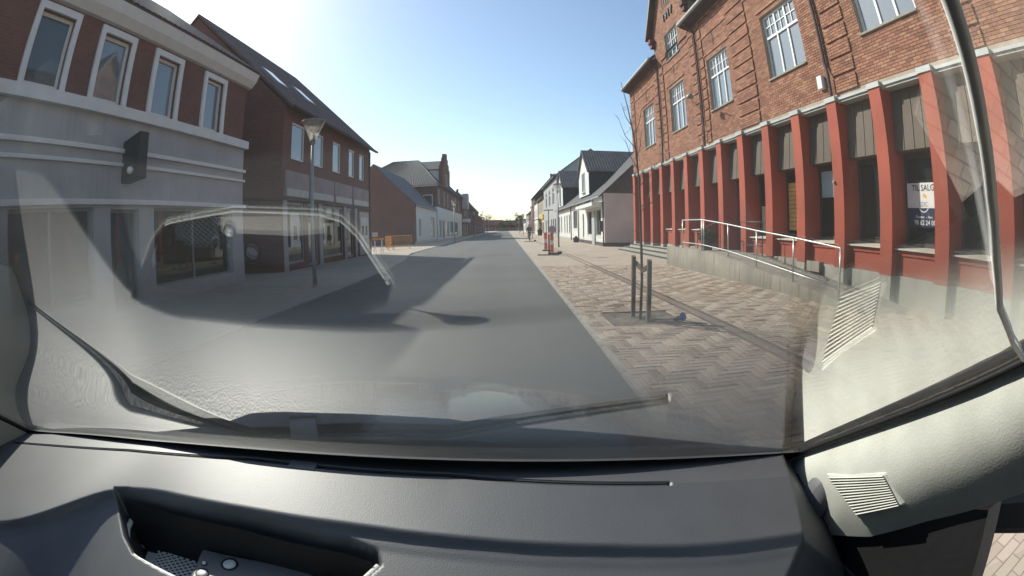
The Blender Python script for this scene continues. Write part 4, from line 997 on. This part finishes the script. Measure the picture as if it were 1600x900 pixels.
# blue capped pipe stub with loose cables
BC = thing('blue_capped_pipe', (2.46, 6.15, PZ), 'short tilted pipe with round blue cap lying beside the tree pit', 'pipe')
d0, d1 = Vector((2.40, 6.22, PZ+.02)), Vector((2.47, 6.08, PZ+.075))
MB().tube([d0, d1], .032, 12).build('pipe', M['concrete'], BC, smooth=True)
MB().tube([d1-Vector((.006, -.012, .004)), d1+Vector((.006, -.014, .005)), d1+Vector((.012, -.026, .01))], [.05, .066, .06], 18).build('cap', M['blue'], BC, smooth=True)
def cable(pts, nm, lb):
    p = [Vector(q) for q in pts]; out = []
    for i in range(len(p)-1):
        for k in range(6):
            t = k/6; a, b, c, d = p[max(i-1, 0)], p[i], p[i+1], p[min(i+2, len(p)-1)]
            out.append(.5*((2*b)+(c-a)*t+(2*a-5*b+4*c-d)*t*t+(3*b-a-3*c+d)*t**3))
    out.append(p[-1])
    MB().tube(out, .007, 6).build(nm, M['black'], label=lb, cat='cable')
zc = PZ+.009
cable([(2.06, 6.28, zc), (2.3, 6.3, zc), (2.5, 6.2, zc), (2.62, 6.0, zc), (2.78, 5.86, zc), (2.6, 5.95, zc)], 'loose_cable', 'black cable curling from the tree pit past the blue cap')
cable([(2.0, 6.2, zc), (2.25, 6.0, zc), (2.5, 5.82, zc), (2.8, 5.65, zc+.01), (2.92, 5.55, zc+.02)], 'loose_cable', 'straight black cable lying from the near stake toward the channel')
cable([(2.15, 6.12, zc), (2.35, 6.06, zc), (2.55, 5.92, zc), (2.7, 5.78, zc)], 'loose_cable', 'short black cable between the two longer cables')
# temporary sign post with long flat foot, delineators
def foot_post(x, y, lb):
    t = thing('sign_post', (x, y, 0), lb, 'sign post', 'temporary sign posts on the pavement')
    MB().box(x-.58, x+.5, y-.06, y+.06, PZ, PZ+.045).build('foot', M['rust_iron'], t)
    MB().box(x+.42, x+.62, y-.1, y+.1, PZ+.046, PZ+.18).build('weight', M['black'], t, bevel=.01)
    MB().tube([(x, y, PZ+.04), (x, y, 1.05)], .04, 10).build('sleeve', M['black'], t)
    MB().tube([(x, y, 1.0), (x+.01, y, 2.3)], .022, 8).build('pole', M['lamp_metal'], t)
    MB().hexa([(x-.2, y-.02, 2.24), (x+.24, y-.02, 2.26), (x+.24, y+.35, 2.26), (x-.2, y+.35, 2.24)], [(x-.2, y-.02, 2.275), (x+.24, y-.02, 2.295), (x+.24, y+.35, 2.295), (x-.2, y+.35, 2.275)]).build('plate', M['dark_metal'], t)
foot_post(2.06, 22.7, 'sign post on a long flat foot beside the red and white markers')
foot_post(2.3, 46.5, 'sign post on a long flat foot in front of the cyclist')
def delineator(x, y, lb, disc):
    t = thing('traffic_marker', (x, y, 0), lb, 'marker', 'red and white traffic markers')
    MB().box(x-.2, x+.35, y-.12, y+.12, PZ, PZ+.07).build('foot', M['black'], t, bevel=.015)
    for k in range(5):
        MB().hexa([(x-.09, y-.015, .12+k*.2), (x+.09, y-.015, .12+k*.2), (x+.09, y+.015, .12+k*.2), (x-.09, y+.015, .12+k*.2)], [(x-.09, y-.015, .315+k*.2), (x+.09, y-.015, .315+k*.2), (x+.09, y+.015, .315+k*.2), (x-.09, y+.015, .315+k*.2)]).build('stripe', M['white_refl' if k == 2 else 'red_refl'], t)
    if disc:
        mb = MB(); c = Vector((x+.02, y-.03, 1.3)); n = 20
        for k in range(n):
            a, b = 2*math.pi*k/n, 2*math.pi*(k+1)/n
            mb.tri(c, c+Vector((.2*math.cos(a), 0, .2*math.sin(a))), c+Vector((.2*math.cos(b), 0, .2*math.sin(b))))
            mb.quad(c+Vector((.2*math.cos(a), 0, .2*math.sin(a))), c+Vector((.2*math.cos(b), 0, .2*math.sin(b))), c+Vector((.2*math.cos(b), .03, .2*math.sin(b))), c+Vector((.2*math.cos(a), .03, .2*math.sin(a))))
        mb.build('disc', M['render_lilac'], t); MB().tube([(x, y, .9), (x, y, 1.3)], .02, 6).build('stem', M['black'], t)
delineator(2.28, 27.2, 'plain red and white marker behind the disc marker', False)
delineator(2.32, 23.9, 'red and white marker carrying a pale round disc', True)
# orange pedestrian barriers on the shaded side
def barrier(x0, y0, x1, y1, lb):
    t = thing('crowd_barrier', ((x0+x1)/2, (y0+y1)/2, 0), lb, 'barrier', 'orange barriers')
    P = lambda u, z: Vector((x0+(x1-x0)*u, y0+(y1-y0)*u, z))
    MB().tube([P(0, .22), P(0, 1.05), P(.04, 1.12), P(.96, 1.12), P(1, 1.05), P(1, .22), P(0, .22)], .022, 8).build('frame', M['orange'], t)
    for k in range(1, 14): MB().tube([P(k/14, .22), P(k/14, 1.12)], .011, 6).build('bar', M['orange'], t)
    d = Vector((-(y1-y0), x1-x0, 0)).normalized()*.3
    for u in (.1, .9): MB().tube([P(u, .02)-d, P(u, .25), P(u, .02)+d], .02, 6).build('foot', M['orange'], t)
barrier(-9.3, 36.2, -7.75, 36.9, 'orange barrier standing across the sunny pavement')
barrier(-9.35, 34.6, -9.3, 36.1, 'orange barrier turned end on, next to the crosswise one')
TR = thing('trestle', (-8.75, 29.9, 0), 'small trestle with a red and white top bar at the house corner', 'trestle')
MB().box(-9.0, -8.2, 29.85, 29.95, .95, 1.06).build('top_bar', M['orange'], TR)
MB().box(-9.0, -8.6, 29.83, 29.845, 1.15, 1.45).build('board', M['white_refl'], TR)
for sx in (-8.85, -8.35): MB().tube([(sx, 29.6, .03), (sx, 29.9, .95), (sx, 30.2, .03)], .025, 6).build('leg', M['white_refl'], TR)
# small street things by the white house
for x, y, r, h, lb in ((6.5, 43.2, .3, .45, 'low dark planter at the foot of the white shop wall'), (6.3, 88, .5, 1.1, 'dark waste bin outside the cream shop')):
    t = thing('planter' if h < 1 else 'waste_bin', (x, y, 0), lb, 'planter' if h < 1 else 'bin')
    MB().lathe((x, y, PZ), [(0, 0), (r*.8, 0), (r, h*.9), (r*1.04, h), (r*.9, h), (r*.85, h*.85), (0, h*.85)], 16).build('body', M['dark_metal'], t)
    MB().lathe((x, y, PZ), [(r*.2, h*.86), (r*.5, h*1.05), (r*.3, h*1.3), (0, h*1.35)], 9).build('top', M['shrub' if h < 1 else 'black'], t)
# cyclist
BK = thing('bicycle', (2.43, 50.4, PZ), 'dark bicycle ridden along the sunny pavement', 'bicycle')
for yy_, nm in ((49.9, 'front_wheel'), (50.95, 'rear_wheel')):
    c = Vector((2.43, yy_, PZ+.34)); ring = [c+Vector((0, .33*math.cos(a), .33*math.sin(a))) for a in np.linspace(0, 2*math.pi, 25)]
    w = MB().tube(ring, .018, 6, False).build(nm, M['black'], BK)
    mb = MB()
    for k in range(8): mb.tube([c, c+Vector((0, .32*math.cos(k*.785), .32*math.sin(k*.785)))], .003, 4)
    mb.build('spokes', M['steel'], w)
MB().tube([(2.43, 49.9, .37), (2.43, 50.02, .85), (2.43, 50.05, 1.02)], .016, 6).tube([(2.43, 50.02, .85), (2.43, 50.45, .33), (2.43, 50.6, .85), (2.43, 50.06, .8)], .016, 6).tube([(2.43, 50.45, .33), (2.43, 50.95, .37), (2.43, 50.58, .75)], .012, 6).build('frame', M['dark_metal'], BK)
MB().tube([(2.13, 50.15, 1.06), (2.25, 50.05, 1.08), (2.43, 50.03, 1.05), (2.61, 50.05, 1.08), (2.73, 50.15, 1.06)], .014, 6).build('handlebar', M['steel'], BK)
MB().box(2.36, 2.5, 50.5, 50.76, .88, .93).build('saddle', M['black'], BK, bevel=.02)
def skin_person():
    J = {'pel': (0, .22, .98, .15), 'sp': (0, .14, 1.2, .15), 'ch': (0, .06, 1.42, .17), 'nk': (0, .02, 1.55, .06), 'hd': (0, -.01, 1.64, .085), 'ht': (0, -.01, 1.76, .085),
         'ls': (-.19, .05, 1.44, .06), 'le': (-.27, -.08, 1.22, .045), 'lh': (-.26, -.22, 1.08, .04), 'rs': (.19, .05, 1.44, .06), 're': (.27, -.08, 1.22, .045), 'rh': (.26, -.22, 1.08, .04),
         'lhp': (-.1, .2, .94, .095), 'lk': (-.12, -.1, .72, .065), 'la': (-.12, .08, .32, .045), 'lf': (-.12, -.1, .26, .04), 'rhp': (.1, .2, .94, .095), 'rk': (.12, -.16, .9, .065), 'ra': (.12, .02, .55, .045), 'rf': (.12, -.16, .5, .04)}
    E_ = [('pel', 'sp'), ('sp', 'ch'), ('ch', 'nk'), ('nk', 'hd'), ('hd', 'ht'), ('ch', 'ls'), ('ls', 'le'), ('le', 'lh'), ('ch', 'rs'), ('rs', 're'), ('re', 'rh'), ('pel', 'lhp'), ('lhp', 'lk'), ('lk', 'la'), ('la', 'lf'), ('pel', 'rhp'), ('rhp', 'rk'), ('rk', 'ra'), ('ra', 'rf')]
    ks_ = list(J); me = bpy.data.meshes.new('person'); me.from_pydata([J[k][:3] for k in ks_], [(ks_.index(a), ks_.index(b)) for a, b in E_], [])
    o = bpy.data.objects.new('person', me); COL.objects.link(o); o.location = (2.43, 50.38, PZ)
    md = o.modifiers.new('skin', 'SKIN')
    if not me.skin_vertices:
        bpy.context.view_layer.objects.active = o; bpy.ops.mesh.customdata_skin_add()
    for i, k in enumerate(ks_): me.skin_vertices[0].data[i].radius = (J[k][3], J[k][3])
    me.skin_vertices[0].data[0].use_root = True
    sb = o.modifiers.new('sub', 'SUBSURF'); sb.levels = 1; sb.render_levels = 1
    me.materials.append(M['cloth_dark'])
    tag(o, 'person in dark clothes cycling on the sunny pavement', 'person')
    return o
PR = skin_person()
h = MB().lathe((0, -.02, 1.70), [(0, -.11), (.06, -.09), (.09, -.02), (.085, .06), (.05, .1), (0, .11)], 12).build('face', M['skin'], None, smooth=True); h.parent = PR
h = MB().lathe((0, .02, 1.73), [(.1, -.09), (.11, 0), (.09, .08), (0, .13)], 12).build('hair', M['black'], None, smooth=True); h.parent = PR
for sx in (-.26, .26):
    h = MB().box(sx-.035, sx+.035, -.28, -.2, 1.04, 1.1).build('hand', M['skin'], None, bevel=.02); h.parent = PR

# ------------------------------------------------------------------ the car the camera sits in (all numbers relative to the camera)
CO = Vector((0, 0, CAM_H))
def C(p): return (p[0]+CO.x, p[1]+CO.y, p[2]+CO.z)
M['dash'] = None
def grain(name, col, rough, bump=.35, scale=420, spec=.5, bd=.0012):
    m, n, l, b = newmat(name)
    pos = n.new('ShaderNodeNewGeometry').outputs['Position']
    v = n.new('ShaderNodeTexVoronoi'); v.inputs['Scale'].default_value = scale; l.new(pos, v.inputs[0])
    t = n.new('ShaderNodeTexNoise'); t.inputs['Scale'].default_value = 14; t.inputs['Detail'].default_value = 6; l.new(pos, t.inputs[0])
    l.new(ramp(n, l, t.outputs[0], [(.3, tuple(c*.9 for c in col)), (.7, tuple(c*1.1 for c in col))]), b.inputs['Base Color'])
    b.inputs['Roughness'].default_value = rough; b.inputs['Specular IOR Level'].default_value = spec
    bp = n.new('ShaderNodeBump'); bp.inputs['Strength'].default_value = bump; bp.inputs['Distance'].default_value = bd
    l.new(v.outputs[0], bp.inputs['Height']); l.new(bp.outputs[0], b.inputs['Normal'])
    return m
M['dash'] = grain('grained_dash', (.062, .062, .063), .54, .15, 620, 1.0, .0011)
M['dash_dk'] = grain('dark_dash', (.03, .03, .032), .6)
M['pillar'] = grain('pale_pillar_trim', (.62, .62, .56), .75, .12, 300, .3)
M['cheek'] = grain('blue_grey_trim', (.13, .13, .14), .6, .1)
M['speaker_mesh'] = grain('grey_speaker_mesh', (.26, .26, .24), .8, .2)
M['silver'] = plain('silver_plastic', (.70, .70, .65), .4, .05, 8, 80, .05)
M['device'] = grain('grey_device', (.15, .15, .145), .45, .2, 600)
M['screen'] = glassmat('windscreen_glass', (.955, .97, .955), .007, 0.0, (.95, 1.0, .92), 1.45)
M['side_glass'] = glassmat('side_window_glass', (.9, .93, .9), .004)
M['paint'] = plain('dark_car_paint', (.012, .014, .02), .18, .05, 3, 60, 0, coat=1.0)
M['headliner'] = plain('headliner', (.45, .44, .41), .95, .05, 5, 120, .3)
CAR = thing('car', (-.33, 0, 0), 'car interior with grey dashboard, windscreen, pale pillar trim and dark bonnet', 'car')
AL, KV, KU, GX0, GL = .5242, .2414, .2304, -.1378, .85
BX, BY, BZ = -.088, .5636, -.31
CA, SA = math.cos(AL), math.sin(AL)
XC = -.33                                        # middle of the car
def gs(x, s, off=0.0):
    """windscreen surface: x across, s up along the slope, off outward"""
    b = KV*s*(GL-s)/2-KU*(x-GX0)**2/2+KU*(BX-GX0)**2/2+off
    return (x, BY-CA*s+SA*b, BZ+SA*s+CA*b)
def gx_edge(s, side):
    hw = float(np.interp(s, [-.06, .1, .45, .95], [.80, .787, .765, .70]))
    return XC+hw*side
def gpt(u, v, off):
    s = -.06+1.02*v
    xl, xr = gx_edge(s, -1), gx_edge(s, 1)
    return C(gs(xl+(xr-xl)*u, s, off))
mb = MB().grid(48, 40, lambda u, v: gpt(u, v, 0.0)).grid(48, 40, lambda u, v: gpt(u, v, .005))
for e in (0, 1):
    for k in range(40):
        mb.quad(gpt(e, k/40, 0), gpt(e, (k+1)/40, 0), gpt(e, (k+1)/40, .005), gpt(e, k/40, .005))
for k in range(48):
    for e in (0, 1): mb.quad(gpt(k/48, e, 0), gpt((k+1)/48, e, 0), gpt((k+1)/48, e, .005), gpt(k/48, e, .005))
wsn = mb.build('windscreen', M['screen'], CAR, smooth=True)
def frit(u, v):
    x = gx_edge(0, -1)+(gx_edge(0, 1)-gx_edge(0, -1))*u
    top = float(np.interp(x, [-1.13, -1.0, -.63, -.31, 0, .32, .47], [.08, .05, .015, .012, .012, .012, .012]))
    return C(gs(x, -.055+(top+.055)*v, -.0015))
MB().grid(48, 6, frit).build('black_band', M['black'], wsn, smooth=True)
for side in (-1, 1):
    MB().tube([C(gs(gx_edge(s, side)-.004*side, s, -.001)) for s in np.linspace(-.05, .95, 24)], .005, 8).build('glass_seal', M['black'], wsn, smooth=True)
MB().grid(24, 4, lambda u, v: gpt(u, .93+.07*v, -.0015)).build('top_band', M['black'], wsn, smooth=True)
# dashboard as one moulded shell
XS = [-1.3, -1.09, -.677, -.40, -.33, -.085, .166, .331, .5]
YSL = [.33, .385, .495, .545, .546, .543, .505, .479, .45]
def y_slot(x): return float(np.interp(x, XS, YSL))
XCR = [-1.2, -.80, -.775, -.71, -.665, -.62, -.547, -.343, -.193, -.05, .1, .218, .5]
YCR = [.06, .155, .17, .25, .345, .405, .432, .443, .444, .432, .41, .384, .34]
def smooth_interp(x, X, Y):
    return sum(float(np.interp(x+d, X, Y)) for d in (-.03, -.015, 0, .015, .03))/5
def y_crease(x): return smooth_interp(x, XCR, YCR)
REC = [(-.625, .395), (-.60, .408), (-.54, .418), (-.36, .434), (-.20, .425), (-.163, .414), (-.155, .395), (-.20, .335), (-.225, .318), (-.38, .305), (-.53, .315), (-.565, .335), (-.60, .37)]
def rec_dist(x, y):
    """signed distance to the tray opening, positive inside"""
    d = 9; ins = False
    for i in range(len(REC)):
        (ax, ay), (bx, by) = REC[i], REC[(i+1) % len(REC)]
        t = max(0, min(1, ((x-ax)*(bx-ax)+(y-ay)*(by-ay))/((bx-ax)**2+(by-ay)**2)))
        d = min(d, math.hypot(x-ax-t*(bx-ax), y-ay-t*(by-ay)))
        if (ay > y) != (by > y) and x < (bx-ax)*(y-ay)/(by-ay)+ax: ins = not ins
    return d if ins else -d
def sst(a, b, x):
    t = max(0, min(1, (x-a)/(b-a))); return t*t*(3-2*t)
def dash_z(x, y, flat=False):
    ys_, yc_ = y_slot(x), y_crease(x)
    z = -.322-.05*(x+.14)**2
    if y < ys_: z -= .02*min(1, (ys_-y)/max(.03, ys_-yc_))
    dc = yc_-y
    if dc > 0: z -= .012*sst(0, .014, dc)+.34*max(0, dc-.004)*sst(0, .03, dc)*(1 if dc < .12 else 1)
    if dc > .2: z -= .8*(dc-.2)
    xe = float(np.interp(y, [.2, .25, .29, .354, .502, .6], [.22, .255, .285, .350, .405, .445]))
    if x > xe: z -= .012*sst(0, .012, x-xe)+.8*max(0, x-xe-.006)
    if not flat:
        z -= .014*math.exp(-((y-ys_)/.0040)**4)*(1 if -1.1 < x < .21 else 0)
        rd = rec_dist(x, y) if -.66 < x < -.12 and y < .46 else -1
        if rd > -.02: z = z*(1-sst(-.002, .011, rd))+(-.472)*sst(-.002, .011, rd)
    return z
nx_, ny_ = 480, 230
def dpt(u, v):
    x = -1.16+1.64*u
    yf = BY+.03-.5*KU*(x-GX0)**2*SA
    ys_ = y_slot(x); ya, yb = ys_+.011, ys_-.011
    if v < .12: y = yf+(ya-yf)*v/.12
    elif v < .28: y = ya+(yb-ya)*(v-.12)/.16
    else: y = yb+(-.02-yb)*((v-.28)/.72)**1.1
    return C((x, y, dash_z(x, y)))
dash = MB().grid(nx_, ny_, dpt).build('dashboard', M['dash'], CAR, smooth=True)
mb = MB()
xs_ = np.linspace(-1.09, .205, 120)
for a, b in zip(xs_[:-1], xs_[1:]):
    q = lambda x, o, dz: C((x, y_slot(x)+o, dash_z(x, y_slot(x)+o, True)+dz))
    mb.quad(q(a, -.0048, -.0012), q(b, -.0048, -.0012), q(b, .0018, -.0035), q(a, .0018, -.0035)); mb.quad(q(a, .0026, -.002), q(b, .0026, -.002), q(b, .0044, -.0012), q(a, .0044, -.0012))
mb.build('vent_slot', M['dash_dk'], dash)
cx0 = -.305
q = lambda x, o, dz: C((x, y_slot(x)+o, dash_z(x, y_slot(x)+o, True)+dz))
MB().hexa([q(cx0-.024, -.011, -.004), q(cx0+.022, -.011, -.004), q(cx0+.022, .009, -.004), q(cx0-.024, .009, -.004)], [q(cx0-.024, -.011, .0015), q(cx0+.022, -.011, .0015), q(cx0+.022, .009, .0015), q(cx0-.024, .009, .0015)]).build('slot_clip', M['device'], dash, bevel=.001)
MB().grid(60, 5, lambda u, v: C((-.60+.435*u, float(np.interp(-.60+.435*u, [-.61, -.54, -.36, -.20, -.163], [.400, .4145, .430, .421, .410]))-.0145-.003*v, -.368-.10*v))).build('tray_shade_sheet', M['black'], dash, smooth=True)  # black sheet added to stand for shade on the tray's far wall
# tray insert: silver surround, grille, grey box with buttons
def flat_at(x, y, z): return C((x, y, z))
tray = MB().tube([flat_at(x, y, -.457) for x, y in ((-.60, .385), (-.598, .41), (-.585, .419), (-.52, .426), (-.455, .432))], .0045, 8).build('tray_surround', M['silver'], dash, smooth=True)
MB().tube([flat_at(*p) for p in ((-.604, .408, -.40), (-.598, .37, -.41), (-.572, .336, -.414), (-.55, .320, -.412), (-.52, .313, -.408), (-.38, .303, -.404), (-.245, .313, -.400), (-.215, .322, -.398), (-.195, .342, -.394), (-.158, .398, -.376))], .005, 10).build('tray_rim', M['silver'], dash, smooth=True)
MB().quad(flat_at(-.60, .41, -.465), flat_at(-.45, .43, -.465), flat_at(-.44, .31, -.465), flat_at(-.57, .33, -.465)).build('tray_floor', M['silver'], dash)
mb = MB()
gu, gv = Vector((.104, .012, 0)), Vector((.010, -.082, 0)); g0 = Vector((-.566, .412, -.458))
for i in range(12):
    t = i/11
    mb.tube([C(g0+gu*t), C(g0+gu*t+gv*(1-t)+gu*(0))], .0014, 4) if False else None
for i in range(-11, 12):
    pts_ = []
    for sgn in (1, -1):
        a, b = None, None
        seg_ = []
        for k in range(41):
            t = k/40; u = t; v = (t*sgn+i/8) if sgn > 0 else (i/8+1-t)
            if 0 <= v <= 1: seg_.append(g0+gu*u+gv*v)
        if len(seg_) > 2: mb.tube([C(seg_[0]), C(seg_[-1])], .0016, 5)
mb.build('grille', M['silver'], dash)
MB().quad(C(g0+Vector((0, 0, -.005))), C(g0+gu+Vector((0, 0, -.005))), C(g0+gu+gv+Vector((0, 0, -.005))), C(g0+gv+Vector((0, 0, -.005)))).build('grille_back', M['black'], dash)
dv = [(-.452, .405), (-.262, .424), (-.245, .328), (-.43, .318)]
bx = MB().hexa([C((x, y, -.47)) for x, y in dv], [C((x, y, -.421)) for x, y in dv]).build('control_box', M['device'], dash, bevel=.006)
for (x, y, r_) in ((-.388, .387, .0105), (-.418, .350, .0085), (-.427, .372, .004)):
    kb = MB().lathe(C((x, y, -.421)), [(0, .003), (r_*.8, .003), (r_, .0015), (r_, -.004)], 20).build('button', M['silver'], bx, smooth=True)
    MB().lathe(C((x, y, -.421)), [(r_*1.05, .001), (r_*1.3, .002), (r_*1.3, -.003)], 20).build('button_ring', M['black'], bx, smooth=True)
MB().hexa([C((-.60, .10, -.47)), C((-.55, .12, -.47)), C((-.545, .09, -.47)), (C((-.59, .07, -.47)))], [C((-.60, .13, -.36)), C((-.575, .14, -.37)), C((-.57, .12, -.37)), C((-.59, .10, -.36))]).build('stalk', M['black'], dash, bevel=.004)
# pillar trims with tweeter
def pillar(side):
    mx = lambda p: C((p[0] if side > 0 else 2*XC-p[0], p[1], p[2]))
    up = [gs(gx_edge(s, 1)+.001, s, -.004) for s in np.linspace(-.06, .95, 22)]
    lowx = [(.50, .60, -.47), (.49, .50, -.47), (.485, .42, -.445), (.49, .34, -.40), (.495, .25, -.325), (.50, .115, -.228), (.505, -.05, -.10), (.505, -.20, .02), (.50, -.36, .14)]
    lt = np.linspace(0, 1, len(lowx))
    def lo(t): return [float(np.interp(t, lt, [p[k] for p in lowx])) for k in range(3)]
    def up_(t): return [float(np.interp(t, np.linspace(0, 1, 22), [p[k] for p in up])) for k in range(3)]
    def f(u, v):
        a, b = Vector(up_(u)), Vector(lo(u)); p = a.lerp(b, v); bul = .018*math.sin(math.pi*v)
        return mx((p.x-bul, p.y, p.z+bul*.35))
    pl = MB().grid(40, 10, f).build('pillar_trim', M['pillar'], CAR, smooth=True)
    if side > 0:
        # tweeter: plate with bars, round cheek in front
        c00, c10, c11, c01 = Vector((.452, .438, -.335)), Vector((.448, .326, -.277)), Vector((.462, .288, -.306)), Vector((.463, .362, -.361))
        nn = (c10-c00).cross(c01-c00).normalized(); nn = nn if nn.x < 0 else -nn
        A_ = lambda s_, t_, h=0: mx(c00.lerp(c10, s_).lerp(c01.lerp(c11, s_), t_)+nn*h)
        gp = MB().hexa([A_(-.09, -.12, -.012), A_(1.08, -.12, -.012), A_(1.08, 1.12, -.012), A_(-.09, 1.12, -.012)], [A_(-.05, -.07, .003), A_(1.04, -.07, .003), A_(1.04, 1.07, .003), A_(-.05, 1.07, .003)]).build('speaker_plate', M['pillar'], pl, bevel=.004)
        MB().quad(A_(0, 0, .0042), A_(1, 0, .0042), A_(1, 1, .0042), A_(0, 1, .0042)).build('speaker_cloth', M['speaker_mesh'], gp)
        for k in range(14):
            t = .01+.98*k/13
            MB().tube([A_(.0, t, .0055), A_(1, t, .0055)], .0014, 5).build('speaker_bar', M['pillar'], gp)
        ex, ey, ez = Vector((-.022, 0, .004)), Vector((0, .030, .012)), Vector((.006, -.012, .046))
        ck = MB().grid(20, 14, lambda a, b: mx(Vector((.464, .466, -.392))+ex*(math.sin(math.pi*b)*math.cos(a*2*math.pi))+ey*(math.sin(math.pi*b)*math.sin(a*2*math.pi))+ez*math.cos(math.pi*b))).build('speaker_cheek', M['cheek'], pl, smooth=True)
    return pl
pillar(1); pillar(-1)
# roof lining, roof, doors, side windows, rear: the shell that keeps the cabin shaded
def mirrored(side, p): return C((p[0] if side > 0 else 2*XC-p[0], p[1], p[2]))
MB().grid(10, 8, lambda u, v: C((XC-.72+1.44*u, -.22-2.2*v, .20+.05*math.sin(math.pi*min(1, v*1.2))-.06*(2*u-1)**2))).build('headliner', M['headliner'], CAR, smooth=True)
MB().grid(10, 8, lambda u, v: C((XC-.78+1.56*u, -.22-2.4*v, .235+.05*math.sin(math.pi*min(1, v*1.2))-.06*(2*u-1)**2))).build('roof', M['paint'], CAR, smooth=True)
for side in (-1, 1):
    S_ = lambda p: mirrored(side, p)
    d = MB().hexa([S_((.50, .75, -1.05)), S_((.60, .75, -1.05)), S_((.60, -1.6, -1.05)), S_((.50, -1.6, -1.05))], [S_((.50, .75, -.50)), S_((.59, .75, -.50)), S_((.59, -1.6, -.42)), S_((.50, -1.6, -.42))]).build('door', M['dash_dk'], CAR)
    MB().hexa([S_((.505, .62, -.52)), S_((.55, .62, -.52)), S_((.55, .08, -.50)), S_((.505, .08, -.50))], [S_((.505, .60, -.44)), S_((.55, .60, -.44)), S_((.55, .16, -.27)), S_((.505, .16, -.27))]).build('door_corner', M['black'], d)
    MB().quad(S_((.545, .24, -.47)), S_((.545, -1.0, -.43)), S_((.50, -1.0, .12)), S_((.53, -.30, .09))).build('side_window', M['side_glass'], CAR)
    MB().hexa([S_((.49, -.95, -.45)), S_((.56, -.95, -.45)), S_((.56, -1.15, -.45)), S_((.49, -1.15, -.45))], [S_((.46, -1.0, .2)), S_((.52, -1.0, .2)), S_((.52, -1.15, .2)), S_((.46, -1.15, .2))]).build('centre_pillar', M['dash_dk'], CAR)
    MB().quad(S_((.55, -1.15, -1.0)), S_((.55, -2.7, -1.0)), S_((.50, -2.6, .2)), S_((.50, -1.15, .2))).build('rear_side', M['paint'], CAR)
    mi = MB().hexa([S_((.64, .235, -.405)), S_((.80, .11, -.42)), S_((.86, .20, -.42)), S_((.70, .32, -.405))], [S_((.64, .225, -.325)), S_((.80, .10, -.325)), S_((.86, .19, -.33)), S_((.70, .31, -.33))]).build('door_mirror', M['black'], CAR, bevel=.02)
    MB().tube([S_((.56, .30, -.40)), S_((.70, .27, -.37))], .025, 8).build('mirror_arm', M['black'], mi)
    MB().hexa([S_((.60, .55, -1.0)), S_((.70, .55, -1.0)), S_((.70, 1.5, -1.0)), S_((.60, 1.5, -1.0))], [S_((.52, .60, -.44)), S_((.585, .60, -.47)), S_((.575, 1.2, -.56)), S_((.5, 1.3, -.58))]).build('wing', M['paint'], CAR)
MB().quad(C((XC-.85, -2.7, -1.0)), C((XC+.85, -2.7, -1.0)), C((XC+.80, -2.6, .2)), C((XC-.80, -2.6, .2))).build('rear_panel', M['dash_dk'], CAR)
MB().box(XC-.85, XC+.85, -2.7, .75, CAM_H-1.06, CAM_H-1.02).build('floor_pan', M['dash_dk'], CAR)
MB().hexa([C((XC-.84, .62, -1.0)), C((XC+.84, .62, -1.0)), C((XC+.84, .66, -1.0)), C((XC-.84, .66, -1.0))], [C((XC-.84, .62, -.47)), C((XC+.84, .62, -.47)), C((XC+.84, .66, -.47)), C((XC-.84, .66, -.47))]).build('bulkhead', M['dash_dk'], CAR)
MB().grid(20, 2, lambda u, v: C((XC-.82+1.64*u, .57+.1*v-.10*(2*u-1)**2, -.335+.022*math.sin(math.pi*v)-.07*(2*u-1)**2))).build('cowl', M['black'], CAR)
def bonnet(u, v):
    w = 2*u-1; y0 = .64-.10*w*w; L_ = 1.06*(1-abs(w)**3.2*.55)
    y = y0+L_*v; hw = .915
    x = XC+hw*w*(1-.10*v*v)
    z = -.375-.10*v-.075*v**3-.055*abs(w)**2.6+.012*math.exp(-((abs(w)-.62)/.07)**2)*(1-v)
    return C((x, y, z))
bn = MB().grid(60, 40, bonnet).build('bonnet', M['paint'], CAR, smooth=True)
MB().grid(40, 6, lambda u, v: (lambda p: (p[0], p[1]+.05*math.sin(v*1.57), p[2]-.5*v))(bonnet(u, 1.0))).build('front_panel', M['paint'], CAR, smooth=True)
wp = MB().tube([C((.42, .60, -.395)), C((.30, .63, -.385)), C((.0, .645, -.37)), C((-.35, .66, -.36))], [.014, .012, .01, .008], 8).build('wiper_arm', M['black'], CAR, smooth=True)
MB().tube([C((.12, .625, -.372)), C((-.75, .64, -.375))], .008, 6).build('wiper_blade', M['black'], wp)
# camera lead stuck along the glass to the pillar
lead = [(.020, .010, .034), (.037, .018, .021), (.045, .022, .018), (.057, .028, .015), (.076, .037, .009), (.112, .053, -.002), (.177, .080, -.021), (.30, .118, -.055), (.425, .150, -.088)]
MB().tube([C(tuple(c*.97 for c in p)) for p in lead], [.0011, .0011, .0011, .0012, .0013, .0015, .0018, .0021, .0023], 10).build('camera_cable', M['white_refl'], smooth=True, label='thin white cable running over the windscreen glass down to the pale pillar', cat='cable')
